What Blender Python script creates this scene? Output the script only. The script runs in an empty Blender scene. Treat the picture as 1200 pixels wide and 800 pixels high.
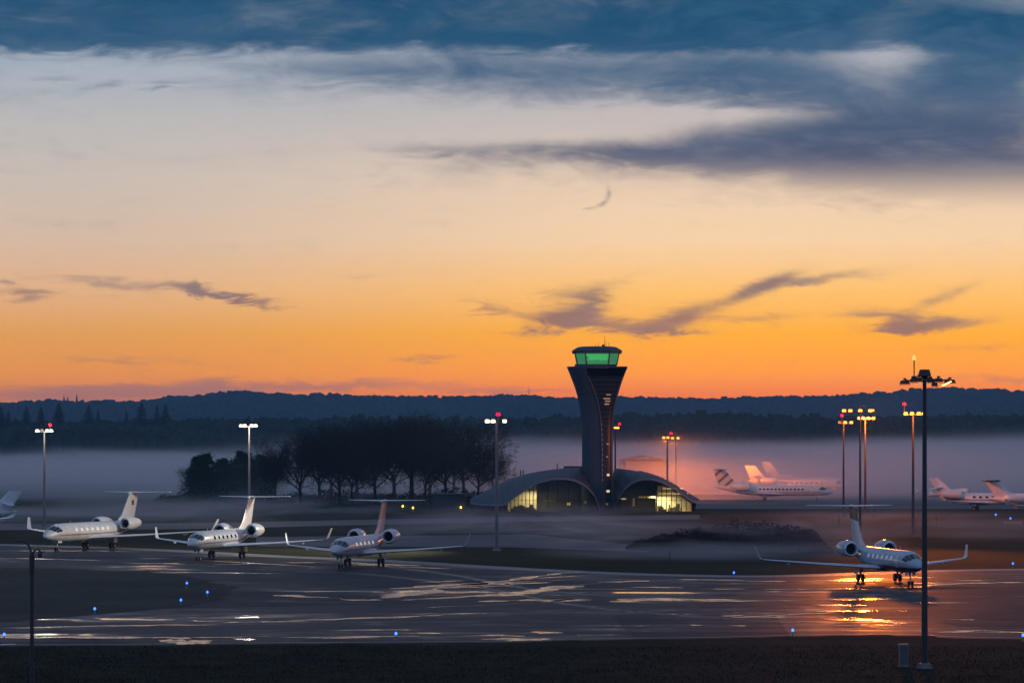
import bpy, bmesh, math, random
from mathutils import Vector, Matrix, noise

# ------------------------------------------------------------------ frame of reference
# camera 16 m up, looking level along +Y; sizes in metres.
F = 4000.0; H = 16.0; YH = 510.0
rnd = random.Random(7)
scene = bpy.context.scene
COL = scene.collection

def at(px, py, D):
    return Vector(((px - 600) * D / F, D, H - (py - YH) * D / F))
def ground(px, py):
    D = F * H / (py - YH)
    return Vector(((px - 600) * D / F, D, 0.0))
def lin(r, g, b):
    f = lambda c: (c / 255 / 12.92) if c / 255 <= 0.04045 else ((c / 255 + 0.055) / 1.055) ** 2.4
    return (f(r), f(g), f(b), 1.0)

# ------------------------------------------------------------------ camera
cam_d = bpy.data.cameras.new('camera'); cam = bpy.data.objects.new('camera', cam_d); COL.objects.link(cam)
cam.location = (0, 0, H); cam.rotation_euler = (math.radians(90), 0, 0)
cam_d.sensor_width = 36.0; cam_d.lens = 36.0 * F / 1200.0
cam_d.shift_y = (YH - 400) / 1200.0
cam_d.clip_start = 1.0; cam_d.clip_end = 40000.0
scene.camera = cam

# ------------------------------------------------------------------ world: dusk sky with cloud deck
scene.view_settings.view_transform = 'Standard'; scene.view_settings.look = 'None'
scene.view_settings.exposure = 0.0; scene.view_settings.gamma = 1.0
scene.cycles.use_denoising = True
scene.cycles.volume_bounces = 2; scene.cycles.max_bounces = 6
scene.cycles.volume_max_steps = 64
scene.cycles.volume_step_rate = 1.0
scene.cycles.sample_clamp_indirect = 4.0
scene.cycles.use_light_tree = True

world = bpy.data.worlds.new('World'); scene.world = world; world.use_nodes = True
WN = world.node_tree; WN.nodes.clear()
class NG:
    """tiny helper to write node maths as expressions"""
    def __init__(s, t): s.t = t
    def _in(s, sock, v):
        if isinstance(v, bpy.types.NodeSocket): s.t.links.new(v, sock)
        else: sock.default_value = v
    def m(s, op, a, b=None, c=None, clamp=False):
        n = s.t.nodes.new('ShaderNodeMath'); n.operation = op; n.use_clamp = clamp
        s._in(n.inputs[0], a)
        if b is not None: s._in(n.inputs[1], b)
        if c is not None: s._in(n.inputs[2], c)
        return n.outputs[0]
    def v(s, op, a, b=None):
        n = s.t.nodes.new('ShaderNodeVectorMath'); n.operation = op
        s._in(n.inputs[0], a)
        if b is not None: s._in(n.inputs[1], b)
        return n.outputs['Value'] if op in ('DOT_PRODUCT', 'LENGTH') else n.outputs['Vector']
    def xyz(s, a, b, c):
        n = s.t.nodes.new('ShaderNodeCombineXYZ')
        for i, q in enumerate((a, b, c)): s._in(n.inputs[i], q)
        return n.outputs[0]
    def sep(s, a):
        n = s.t.nodes.new('ShaderNodeSeparateXYZ'); s._in(n.inputs[0], a); return n.outputs
    def mapr(s, v, a, b, c=0.0, d=1.0, kind='SMOOTHSTEP'):
        n = s.t.nodes.new('ShaderNodeMapRange'); n.interpolation_type = kind; n.clamp = True
        for i, q in enumerate((v, a, b, c, d)): s._in(n.inputs[i], q)
        return n.outputs[0]
    def noise(s, vec, scale=1.0, detail=4.0, rough=0.55, dist=0.0, color=False):
        n = s.t.nodes.new('ShaderNodeTexNoise'); s._in(n.inputs['Vector'], vec)
        n.inputs['Scale'].default_value = scale; n.inputs['Detail'].default_value = detail
        n.inputs['Roughness'].default_value = rough; n.inputs['Distortion'].default_value = dist
        return n.outputs['Color'] if color else n.outputs[0]
    def ramp(s, fac, stops, interp='LINEAR'):
        n = s.t.nodes.new('ShaderNodeValToRGB'); s._in(n.inputs[0], fac)
        e = n.color_ramp.elements; n.color_ramp.interpolation = interp
        while len(e) > 1: e.remove(e[-1])
        e[0].position = stops[0][0]; e[0].color = stops[0][1]
        for p, c in stops[1:]:
            q = e.new(p); q.color = c
        return n.outputs[0]
    def mix(s, f, a, b, blend='MIX'):
        n = s.t.nodes.new('ShaderNodeMix'); n.data_type = 'RGBA'; n.blend_type = blend
        s._in(n.inputs[0], f); s._in(n.inputs[6], a); s._in(n.inputs[7], b)
        return n.outputs[2]
W = NG(WN)
tc = WN.nodes.new('ShaderNodeTexCoord')
dx, dy, dz = W.sep(tc.outputs['Generated'])
az = W.m('ARCTAN2', dx, dy)
el = W.m('ARCSINE', dz)
U = W.m('MULTIPLY', az, F)               # in 1/4000 rad
V = W.m('MULTIPLY', el, F)
vf = W.m('MULTIPLY', V, 0.001)
# clear sky behind the clouds; elevation in rad*4 (0.5 = 7.2 degrees up)
left = W.ramp(vf, [(0.0, lin(176, 98, 60)), (0.045, lin(204, 112, 44)), (0.075, lin(222, 138, 40)), (0.12, lin(222, 154, 70)), (0.17, lin(224, 174, 126)),
                   (0.23, lin(212, 184, 160)), (0.30, lin(200, 187, 176)), (0.36, lin(188, 184, 182)), (0.42, lin(168, 176, 186)), (0.6, lin(140, 156, 180)), (1.0, lin(120, 140, 170))])
right = W.ramp(vf, [(0.0, lin(206, 92, 30)), (0.045, lin(236, 112, 10)), (0.075, lin(254, 150, 0)), (0.12, lin(255, 172, 20)), (0.17, lin(254, 192, 102)),
                    (0.23, lin(246, 208, 164)), (0.30, lin(234, 206, 178)), (0.36, lin(200, 188, 182)), (0.42, lin(178, 178, 184)), (0.6, lin(140, 156, 180)), (1.0, lin(120, 140, 170))])
back = W.ramp(vf, [(0.0, lin(80, 100, 144)), (0.12, lin(104, 118, 166)), (0.3, lin(108, 136, 190)), (0.6, lin(96, 136, 196)), (1.0, lin(86, 128, 188))])  # unseen sky behind the camera, made bluer and brighter as fill light
front = W.mix(W.mapr(U, -550, 250), left, right)
away = W.mapr(W.m('COSINE', W.m('SUBTRACT', az, 0.06)), 0.88, -0.1)
base = W.mix(away, front, back)
# streaky cloud noise
p0 = W.xyz(W.m('MULTIPLY', U, 0.004), W.m('MULTIPLY', V, 0.016), 3.7)
n1 = W.noise(p0, 1.0, 5, 0.55, 0.4)
p1 = W.xyz(W.m('MULTIPLY', U, 0.011), W.m('MULTIPLY', V, 0.045), 9.1)
n2 = W.noise(p1, 1.0, 6, 0.62, 1.2)
p2 = W.xyz(W.m('MULTIPLY', U, 0.0022), W.m('MULTIPLY', V, 0.006), 1.3)
n3 = W.noise(p2, 1.0, 3, 0.5, 0.2)
c1 = W.m('SUBTRACT', n1, 0.5); c2 = W.m('SUBTRACT', n2, 0.5); c3 = W.m('SUBTRACT', n3, 0.5)
uu = W.m('ADD', U, W.m('MULTIPLY', c1, 130.0))
vv = W.m('ADD', V, W.m('ADD', W.m('MULTIPLY', c1, 26.0), W.m('MULTIPLY', c2, 22.0)))
uv = W.xyz(uu, vv, 0.0)
uw = W.xyz(W.m('ADD', U, W.m('MULTIPLY', c2, 90.0)), W.m('MULTIPLY_ADD', c2, 32.0, W.m('ADD', V, 0.0)), 0.0)
def blobs(lst, vec):
    tot = None
    for (px, py, su, sv, rot, amp) in lst:
        n = WN.nodes.new('ShaderNodeMapping'); n.vector_type = 'TEXTURE'
        WN.links.new(vec, n.inputs['Vector'])
        n.inputs['Location'].default_value = (px - 600, YH - py, 0)
        n.inputs['Rotation'].default_value = (0, 0, math.radians(rot)); n.inputs['Scale'].default_value = (su, sv, 1)
        e = W.m('EXPONENT', W.m('MULTIPLY', W.v('DOT_PRODUCT', n.outputs[0], n.outputs[0]), -1.0))
        tot = W.m('MULTIPLY', e, amp) if tot is None else W.m('MULTIPLY_ADD', e, amp, tot)
    return tot
deck = W.mapr(W.m('ADD', vv, W.m('MULTIPLY', c3, 30.0)), 436, 462)
soft = blobs([(360, 84, 160, 24, 0, .44), (560, 86, 180, 32, 0, .47), (760, 82, 240, 40, 0, .56), (960, 104, 190, 46, 0, .74), (1165, 78, 90, 62, 0, .95), (1130, 150, 190, 30, 0, .55),
              (600, 178, 190, 11, 0, .50), (820, 184, 260, 20, 2, .70), (1060, 204, 260, 38, -4, .95), (1180, 222, 170, 36, 0, .7), (1110, 232, 190, 20, -2, .35),
              (1000, 155, 160, 26, 0, .35), (60, 62, 150, 14, 0, .5), (310, 330, 500, 5, 0, .10)], uv)
gaps = blobs([(1035, 62, 60, 36, 20, .42), (1180, 14, 90, 20, -8, .6), (440, 64, 120, 7, 3, .18), (700, 66, 120, 9, -2, .14), (640, 139, 230, 11, 0, .30), (850, 139, 90, 8, 0, .34)], uv)
wisps = blobs([(580, 362, 34, 9, -18, .50), (660, 372, 52, 12, 14, .62), (720, 382, 66, 10, -4, .72), (795, 372, 44, 12, 18, .78), (668, 345, 46, 12, 8, .46), (696, 354, 20, 16, 30, .55), (650, 376, 40, 12, 0, .4), (740, 325, 28, 7, 20, .2),
               (885, 340, 50, 9, 22, .78), (960, 326, 70, 7, 5, .58), (880, 374, 70, 6, 2, .45), (800, 390, 40, 4, 0, .5),
               (1035, 372, 46, 9, -6, .72), (1100, 380, 60, 8, 4, .76), (1100, 350, 44, 8, 22, .50), (1070, 388, 34, 6, 0, .4),
               (232, 340, 44, 6, -8, .82), (290, 352, 50, 5, -9, .76), (30, 347, 34, 6, 0, .76), (2, 334, 26, 5, 0, .6), (110, 330, 60, 5, -4, .45), (170, 338, 60, 9, 0, .2),
               (430, 324, 24, 3, 0, .25), (195, 103, 26, 5, 0, .5), (130, 104, 16, 4, 0, .4), (70, 98, 30, 4, 0, .35), (500, 420, 36, 4, 0, .5),
               (150, 422, 110, 4, -2, .32), (1150, 408, 90, 4, 0, .3), (1000, 240, 90, 12, 0, .2), (100, 262, 90, 7, 0, .12)], uw)
hook = blobs([(713, 225, 3.4, 10, 8, .40), (709, 236, 3.6, 9, -38, .46), (700, 242, 12, 3.2, 18, .42), (688, 245, 9, 1.8, 4, .3)], W.xyz(U, V, 0.0))
low = blobs([(120, 462, 210, 12, 0, .85), (400, 452, 180, 9, 0, .62), (240, 448, 40, 12, 0, .3), (610, 458, 80, 6, 0, .45), (1170, 444, 130, 7, 0, .50), (840, 458, 160, 5, 0, .3)], uw)
a1 = W.m('SUBTRACT', W.m('ADD', deck, soft), gaps)
c5 = W.m('SUBTRACT', W.noise(W.xyz(W.m('MULTIPLY', U, 0.0075), W.m('MULTIPLY', V, 0.017), 2.2), 1.0, 7, 0.6, 0.9), 0.5)
a1 = W.m('ADD', a1, W.m('ADD', W.m('MULTIPLY', c1, 0.8), W.m('ADD', W.m('MULTIPLY', c2, 0.55), W.m('MULTIPLY', c5, 0.75))))
thin = W.mapr(V, 250, 330, 0.0, 1.0)
a1 = W.m('MULTIPLY', W.mapr(a1, -0.05, 1.15), thin)
c4 = W.m('SUBTRACT', W.noise(W.xyz(W.m('MULTIPLY', U, 0.03), W.m('MULTIPLY', V, 0.10), 5.5), 1.0, 5, 0.6, 1.5), 0.5)
a2 = W.mapr(W.m('ADD', W.m('ADD', W.m('MULTIPLY', wisps, 1.12), hook), W.m('ADD', W.m('MULTIPLY', c2, 0.75), W.m('MULTIPLY', c4, 0.5))), -0.02, 1.12, 0.0, 0.86)
a3 = W.m('MULTIPLY', W.mapr(W.m('ADD', low, W.m('MULTIPLY', c2, 0.3)), 0.2, 0.9), 0.75)
ccol = W.ramp(vf, [(0.0, lin(120, 92, 100)), (0.08, lin(150, 98, 84)), (0.16, lin(118, 94, 98)), (0.27, lin(112, 104, 114)), (0.33, lin(80, 88, 110)),
                   (0.40, lin(60, 90, 120)), (0.445, lin(46, 86, 118)), (0.485, lin(20, 74, 108)), (0.6, lin(16, 66, 100)), (1.0, lin(34, 62, 92))])
ccol = W.mix(W.mapr(W.m('ADD', W.m('MULTIPLY', n1, .6), W.m('MULTIPLY', n2, .4)), 0.41, 0.66, 0.0, 0.62), ccol, W.ramp(vf, [(0.0, lin(120, 92, 100)), (0.25, lin(136, 124, 128)), (0.34, lin(118, 122, 138)), (0.42, lin(88, 112, 138)), (0.5, lin(60, 100, 132)), (1.0, lin(66, 98, 130))]))
sky = W.mix(a3, base, ccol); sky = W.mix(a2, sky, ccol); sky = W.mix(a1, sky, ccol)
# the deck goes on overhead, unseen, its pale gaps brightened to add fill light
ov = W.noise(W.v('MULTIPLY', tc.outputs['Generated'], (1.0, 1.0, 1.0)), 2.6, 5, 0.55, 0.3)
over = W.mix(W.mapr(ov, 0.36, 0.68), lin(60, 92, 134), lin(142, 162, 196))
sky = W.mix(W.mapr(V, 520, 1300), sky, over)
sky = W.mix(W.mapr(V, -10, -60), sky, lin(30, 32, 38))
# the sky proper is brighter than seen here: the haze of the place dims it towards the horizon
HAZE = 0.00008
tau = W.m('MULTIPLY', W.m('MINIMUM', W.m('DIVIDE', 115.0, W.m('MAXIMUM', el, 0.001)), 7300.0), HAZE)
_n = WN.nodes.new('ShaderNodeVectorMath'); _n.operation = 'SCALE'; WN.links.new(sky, _n.inputs[0]); WN.links.new(W.m('EXPONENT', tau), _n.inputs['Scale']); sky = _n.outputs[0]
bg = WN.nodes.new('ShaderNodeBackground'); WN.links.new(sky, bg.inputs[0]); bg.inputs[1].default_value = 1.0
wo = WN.nodes.new('ShaderNodeOutputWorld'); WN.links.new(bg.outputs[0], wo.inputs[0])
world.cycles.sampling_method = 'MANUAL'; world.cycles.sample_map_resolution = 1024

# the sun has gone behind the hills: only a faint wide afterglow is left of it
sun_d = bpy.data.lights.new('sun', 'SUN'); sun = bpy.data.objects.new('sun', sun_d); COL.objects.link(sun)
sun_d.energy = 0.04; sun_d.angle = math.radians(30); sun_d.color = (1.0, 0.55, 0.28)
sdir = Vector((math.sin(0.06), math.cos(0.06), math.sin(math.radians(2.5))))
sun.rotation_euler = sdir.to_track_quat('Z', 'Y').to_euler(); sun.location = (60, 300, 200)

# ------------------------------------------------------------------ materials
MATS = {}
def material(name, color, rough=0.6, metal=0.0, spec=0.5, emit=None, estr=0.0, vary=0.0, vscale=1.0, bump=0.0, bscale=4.0, coat=0.0):
    if name in MATS: return MATS[name]
    m = bpy.data.materials.new(name); m.use_nodes = True; MATS[name] = m
    t = m.node_tree; b = t.nodes['Principled BSDF']; g = NG(t)
    b.inputs['Base Color'].default_value = (*color[:3], 1); b.inputs['Roughness'].default_value = rough
    b.inputs['Metallic'].default_value = metal; b.inputs['Specular IOR Level'].default_value = spec
    b.inputs['Coat Weight'].default_value = coat
    if vary or bump:
        c = t.nodes.new('ShaderNodeTexCoord').outputs['Object']
        if vary:
            n = g.noise(c, vscale, 5, 0.6)
            k = g.mapr(n, 0.3, 0.7, 1 - vary, 1 + vary)
            t.links.new(g.v('MULTIPLY', (*color[:3],), g.xyz(k, k, k)), b.inputs['Base Color'])
            t.links.new(g.mapr(n, 0.3, 0.7, max(0.02, rough - vary * .4), min(1, rough + vary * .4)), b.inputs['Roughness'])
        if bump:
            bn = t.nodes.new('ShaderNodeBump'); bn.inputs['Strength'].default_value = bump
            t.links.new(g.noise(c, bscale, 5, 0.6), bn.inputs['Height']); t.links.new(bn.outputs[0], b.inputs['Normal'])
    if emit:
        b.inputs['Emission Color'].default_value = (*emit[:3], 1); b.inputs['Emission Strength'].default_value = estr
        m.cycles.emission_sampling = 'NONE' if estr > 5 else 'AUTO'
    return m

# ------------------------------------------------------------------ mesh helpers
class MB:
    def __init__(s): s.v = []; s.f = []; s.mi = []
    def add(s, vs, fs, mi=0):
        o = len(s.v); s.v.extend([tuple(q) for q in vs]); s.f.extend([tuple(i + o for i in f) for f in fs]); s.mi.extend([mi] * len(fs)); return s
    def box(s, c, d, rz=0.0, mi=0, taper=1.0):
        hx, hy, hz = d[0] / 2, d[1] / 2, d[2] / 2; ca, sa = math.cos(rz), math.sin(rz); vs = []
        for z in (-hz, hz):
            k = taper if z > 0 else 1.0
            for x, y in ((-hx, -hy), (hx, -hy), (hx, hy), (-hx, hy)):
                vs.append((c[0] + (x * ca - y * sa) * k, c[1] + (x * sa + y * ca) * k, c[2] + z))
        return s.add(vs, [(3, 2, 1, 0), (4, 5, 6, 7), (0, 1, 5, 4), (1, 2, 6, 5), (2, 3, 7, 6), (3, 0, 4, 7)], mi)
    def tube(s, pts, rad, n=8, mi=0, cap=True):
        pts = [Vector(p) for p in pts]
        if not hasattr(rad, '__len__'): rad = [rad] * len(pts)
        o = len(s.v); up = None
        for i, p in enumerate(pts):
            d = (pts[min(i + 1, len(pts) - 1)] - pts[max(i - 1, 0)]).normalized()
            a = Vector((0, 0, 1)) if abs(d.z) < 0.9 else Vector((1, 0, 0))
            x = d.cross(a).normalized(); y = d.cross(x).normalized()
            if up is not None and x.dot(up) < 0: x = -x; y = -y
            up = x
            for k in range(n):
                t = 2 * math.pi * k / n; s.v.append(tuple(p + (x * math.cos(t) + y * math.sin(t)) * rad[i]))
        for i in range(len(pts) - 1):
            for k in range(n):
                a = o + i * n + k; b = o + i * n + (k + 1) % n; s.f.append((a, b, b + n, a + n)); s.mi.append(mi)
        if cap and n > 2:
            s.f.append(tuple(o + k for k in range(n))[::-1]); s.f.append(tuple(o + (len(pts) - 1) * n + k for k in range(n))); s.mi += [mi, mi]
        return s
    def loft(s, rings, mi=0, cap=True, closed=True):
        n = len(rings[0]); o = len(s.v)
        for r in rings: s.v.extend([tuple(q) for q in r])
        for i in range(len(rings) - 1):
            for k in range(n if closed else n - 1):
                a = o + i * n + k; b = o + i * n + (k + 1) % n; s.f.append((a, b, b + n, a + n)); s.mi.append(mi)
        if cap:
            s.f.append(tuple(o + k for k in range(n))[::-1]); s.f.append(tuple(o + (len(rings) - 1) * n + k for k in range(n))); s.mi += [mi, mi]
        return s
    def blob(s, c, r, seed=0, mi=0, jit=0.25):
        R = random.Random(seed); t = (1 + 5 ** .5) / 2
        vs = [(-1, t, 0), (1, t, 0), (-1, -t, 0), (1, -t, 0), (0, -1, t), (0, 1, t), (0, -1, -t), (0, 1, -t), (t, 0, -1), (t, 0, 1), (-t, 0, -1), (-t, 0, 1)]
        fs = [(0, 11, 5), (0, 5, 1), (0, 1, 7), (0, 7, 10), (0, 10, 11), (1, 5, 9), (5, 11, 4), (11, 10, 2), (10, 7, 6), (7, 1, 8), (3, 9, 4), (3, 4, 2), (3, 2, 6), (3, 6, 8), (3, 8, 9), (4, 9, 5), (2, 4, 11), (6, 2, 10), (8, 6, 7), (9, 8, 1)]
        a = R.random() * 6.28; ca, sa = math.cos(a), math.sin(a); out = []
        for v in vs:
            k = (1 + R.uniform(-jit, jit)) / 1.9; x, y, z = v[0] * ca - v[1] * sa, v[0] * sa + v[1] * ca, v[2]
            out.append((c[0] + x * k * r[0], c[1] + y * k * r[1], c[2] + z * k * r[2]))
        return s.add(out, fs, mi)
    def build(s, name, mats, parent=None, smooth=False, loc=None, flat_angle=None):
        me = bpy.data.meshes.new(name); me.from_pydata(s.v, [], s.f); me.update()
        for m in (mats if isinstance(mats, (list, tuple)) else [mats]): me.materials.append(m)
        if any(s.mi): me.polygons.foreach_set('material_index', s.mi)
        if smooth:
            me.polygons.foreach_set('use_smooth', [True] * len(me.polygons))
            if flat_angle: me.set_sharp_from_angle(angle=math.radians(flat_angle))
        o = bpy.data.objects.new(name, me); COL.objects.link(o)
        if parent is not None: o.parent = parent
        if loc is not None: o.location = loc
        return o
def tag(o, label=None, cat=None, group=None, kind=None):
    if label: o['label'] = label
    if cat: o['category'] = cat
    if group: o['group'] = group
    if kind: o['kind'] = kind
    return o
def thing(name, label, cat, loc=(0, 0, 0), rz=0.0, group=None):
    o = bpy.data.objects.new(name, None); COL.objects.link(o); o.location = loc; o.rotation_euler = (0, 0, rz); o.empty_display_size = 0.5
    return tag(o, label, cat, group)
def copy_tree(o, parent=None):
    c = o.copy(); COL.objects.link(c)
    if parent is not None: c.parent = parent
    for ch in [q for q in o.children]: copy_tree(ch, c)
    return c
def structure(o, label=None): o['kind'] = 'structure'; return o

# ------------------------------------------------------------------ ground materials
def ground_mat(name, ramp_stops, scale, bump=0.4, rough=0.95, spec=0.05, scale2=None):
    m = bpy.data.materials.new(name); m.use_nodes = True; t = m.node_tree; g = NG(t); b = t.nodes['Principled BSDF']
    c = t.nodes.new('ShaderNodeTexCoord').outputs['Object']
    n = g.noise(c, scale, 8, 0.65); n2 = g.noise(c, (scale2 or scale * 0.08), 4, 0.6)
    mixv = g.m('ADD', g.m('MULTIPLY', n, 0.5), g.m('MULTIPLY', n2, 0.5))
    t.links.new(g.ramp(mixv, ramp_stops), b.inputs['Base Color'])
    b.inputs['Roughness'].default_value = rough; b.inputs['Specular IOR Level'].default_value = spec
    bn = t.nodes.new('ShaderNodeBump'); bn.inputs['Strength'].default_value = bump; bn.inputs['Distance'].default_value = 0.15
    t.links.new(g.noise(c, 3.0, 6, 0.7), bn.inputs['Height']); t.links.new(bn.outputs[0], b.inputs['Normal'])
    return m
M_grass = ground_mat('grass_field', [(0.38, (0.014, 0.016, 0.008, 1)), (0.5, (0.026, 0.030, 0.013, 1)), (0.62, (0.050, 0.044, 0.022, 1))], 0.35)
M_verge = ground_mat('verge_grass', [(0.38, (0.008, 0.009, 0.005, 1)), (0.5, (0.018, 0.018, 0.010, 1)), (0.64, (0.036, 0.031, 0.018, 1))], 0.9, scale2=0.12)
M_island = ground_mat('island_grass', [(0.36, (0.050, 0.046, 0.034, 1)), (0.5, (0.074, 0.066, 0.050, 1)), (0.64, (0.098, 0.086, 0.066, 1))], 0.6, scale2=0.06)

def tarmac_material():
    m = bpy.data.materials.new('wet_tarmac'); m.use_nodes = True; t = m.node_tree; g = NG(t); b = t.nodes['Principled BSDF']
    c = t.nodes.new('ShaderNodeTexCoord').outputs['Object']
    sx, sy, sz = g.sep(c)
    # water lies in long shallow hollows along the paving lanes
    q = g.xyz(g.m('MULTIPLY', sx, 0.05), g.m('MULTIPLY', sy, 0.075), 0.0)
    big = g.noise(q, 0.6, 3, 0.5); fine = g.noise(q, 3.2, 6, 0.68, 0.8); lane = g.noise(g.xyz(g.m('MULTIPLY', sx, 0.02), g.m('MULTIPLY', sy, 0.28), 4.0), 1.0, 5, 0.6, 0.6)
    wet = g.m('ADD', g.m('MULTIPLY', big, 0.42), g.m('ADD', g.m('MULTIPLY', fine, 0.30), g.m('MULTIPLY', lane, 0.28)))
    film = g.mapr(wet, 0.48, 0.62)
    pool = g.mapr(wet, 0.585, 0.61)
    col = g.ramp(g.noise(c, 0.22, 6, 0.65), [(0.35, (0.018, 0.019, 0.022, 1)), (0.65, (0.038, 0.038, 0.042, 1))])
    # bays laid side by side: sealed joints and slightly different mixes
    def joint(s, w, p): return g.m('LESS_THAN', g.m('ABSOLUTE', g.m('SUBTRACT', g.m('FRACT', g.m('DIVIDE', s, p)), 0.5)), w / p / 2)
    wob = g.m('MULTIPLY', g.noise(c, 0.4, 2, .5), 0.5)
    jn = g.m('MAXIMUM', joint(g.m('ADD', g.m('MULTIPLY_ADD', sy, 0.22, sx), wob), 0.16, 7.5), joint(g.m('ADD', g.m('MULTIPLY_ADD', sx, -0.06, sy), wob), 0.5, 22.0))
    cell = t.nodes.new('ShaderNodeTexVoronoi'); cell.inputs['Scale'].default_value = 1.0; t.links.new(g.xyz(g.m('DIVIDE', sx, 24.0), g.m('DIVIDE', sy, 38.0), 0.0), cell.inputs['Vector'])
    tone = g.mapr(g.sep(cell.outputs['Color'])[0], 0.0, 1.0, 0.72, 1.2, 'LINEAR'); col = g.mix(1.0, col, g.xyz(tone, tone, tone), 'MULTIPLY')
    col = g.mix(film, col, (0.020, 0.020, 0.024, 1)); col = g.mix(g.m('MULTIPLY', jn, .8), col, (0.008, 0.008, 0.008, 1))
    t.links.new(col, b.inputs['Base Color'])
    r = g.m('SUBTRACT', g.m('ADD', 0.64, g.m('MULTIPLY', g.m('SUBTRACT', tone, .95), .35)), g.m('MULTIPLY', film, 0.22)); r = g.m('SUBTRACT', r, g.m('MULTIPLY', pool, 0.30))
    t.links.new(r, b.inputs['Roughness'])
    t.links.new(g.m('ADD', g.m('MULTIPLY', film, 0.12), g.m('ADD', 0.10, g.m('MULTIPLY', pool, 0.2))), b.inputs['Specular IOR Level'])
    bn = t.nodes.new('ShaderNodeBump'); bn.inputs['Distance'].default_value = 0.02
    t.links.new(g.m('MULTIPLY', g.m('SUBTRACT', 1.0, pool), 0.6), bn.inputs['Strength'])
    t.links.new(g.noise(c, 2.0, 5, 0.7), bn.inputs['Height']); t.links.new(bn.outputs[0], b.inputs['Normal'])
    return m
M_tarmac = tarmac_material()
M_tarmac_far = material('far_tarmac', (0.05, 0.05, 0.052), 0.7, vary=0.3, vscale=0.05)
def water_material():
    m = bpy.data.materials.new('standing_water'); m.use_nodes = True; t = m.node_tree; g = NG(t); b = t.nodes['Principled BSDF']
    c = t.nodes.new('ShaderNodeTexCoord').outputs['Object']
    b.inputs['Base Color'].default_value = (0.02, 0.02, 0.022, 1); b.inputs['IOR'].default_value = 1.33
    t.links.new(g.mapr(g.noise(c, 0.5, 4, 0.6), 0.35, 0.65, 0.07, 0.30), b.inputs['Roughness'])
    bn = t.nodes.new('ShaderNodeBump'); bn.inputs['Strength'].default_value = 1.0; bn.inputs['Distance'].default_value = 0.05
    t.links.new(g.noise(c, 1.2, 3, 0.6), bn.inputs['Height']); t.links.new(bn.outputs[0], b.inputs['Normal'])
    return m
M_water = water_material()
M_line = material('worn_line_paint', (0.30, 0.28, 0.22), 0.45, vary=0.3, vscale=0.8)
M_kerb = material('pale_shoulder_concrete', (0.16, 0.155, 0.145), 0.55, vary=0.3, vscale=0.4)

# ------------------------------------------------------------------ ground sheets
def grid_sheet(x0, x1, y0, y1, nx, ny, zf, name, mat):
    b = MB(); vs = []; fs = []
    for j in range(ny + 1):
        y = y0 + (y1 - y0) * (j / ny) ** 1.6
        for i in range(nx + 1):
            x = x0 + (x1 - x0) * i / nx; vs.append((x, y, zf(x, y)))
    for j in range(ny):
        for i in range(nx):
            a = j * (nx + 1) + i; fs.append((a, a + 1, a + nx + 2, a + nx + 1))
    return b.add(vs, fs).build(name, mat, smooth=True)
def interp(pts, x):
    if x <= pts[0][0]: return pts[0][1]
    for (a, b), (c, d) in zip(pts, pts[1:]):
        if x <= c:
            t = (x - a) / (c - a); t = t * t * (3 - 2 * t); return b + (d - b) * t
    return pts[-1][1]
FAR = [(-700, 470), (-300, 468), (0, 470), (60, 468), (150, 469), (215, 463), (280, 457), (310, 459), (380, 461), (430, 462), (540, 463), (600, 461), (660, 465), (760, 464), (820, 465), (900, 463), (960, 463), (1040, 458), (1110, 453), (1160, 455), (1210, 457), (1500, 460), (1900, 466)]
MID = [(-700, 490), (0, 491), (100, 491), (200, 489), (300, 488), (420, 486), (540, 487), (660, 486), (720, 482), (860, 481), (900, 482), (1000, 485), (1100, 484), (1200, 483), (1900, 484)]
def z_far(x, y): return max(0.0, (YH - interp(FAR, x / 6200.0 * F + 600)) * 6200 / F + H - 12)
def z_mid(x, y): return max(0.0, (YH - interp(MID, x / 2500.0 * F + 600)) * 2500 / F + H - 15)
def terrain(x, y):
    z = 0.0
    if y > 1900:
        t = min(1, (y - 1900) / 600.0); z = z_mid(x, y) * t * t * (3 - 2 * t)
        if y > 2700: t = min(1, (y - 2700) / 900.0); z *= 1 - 0.7 * t
    if y > 4200:
        t = min(1, (y - 4200) / 2000.0); z = max(z, z_far(x, y) * t ** 1.5)
    if y > 1900: z += 2.0 * noise.noise(Vector((x * 0.004, y * 0.004, 0)))
    return z if y > 1900 else 0.0
structure(grid_sheet(-3200, 3200, -400, 1900, 8, 12, lambda x, y: 0.0, 'grass_ground', M_grass))
structure(grid_sheet(-3200, 3200, 1900, 7400, 160, 90, terrain, 'hills', material('hill_ground', (0.035, 0.042, 0.022), 0.95, spec=0.05, vary=0.3, vscale=0.01)))

def sheet(pts, z, name, mat, sub=1, ragged=0.0):
    if ragged:
        q = []
        for a, b in zip(pts, pts[1:] + pts[:1]):
            n = max(1, int((b - a).length / 2.5))
            for i in range(n):
                p = a.lerp(b, i / n); w = ragged * noise.noise(Vector((p.x * .35, p.y * .35, 3))); q.append((p.x + w, p.y + w * 1.5, 0))
        pts = q
    v = [(p[0], p[1], z) for p in pts]
    return MB().add(v, [tuple(range(len(v)))]).build(name, mat)
def gp(lst): return [ground(a, b) for a, b in lst]
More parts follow.
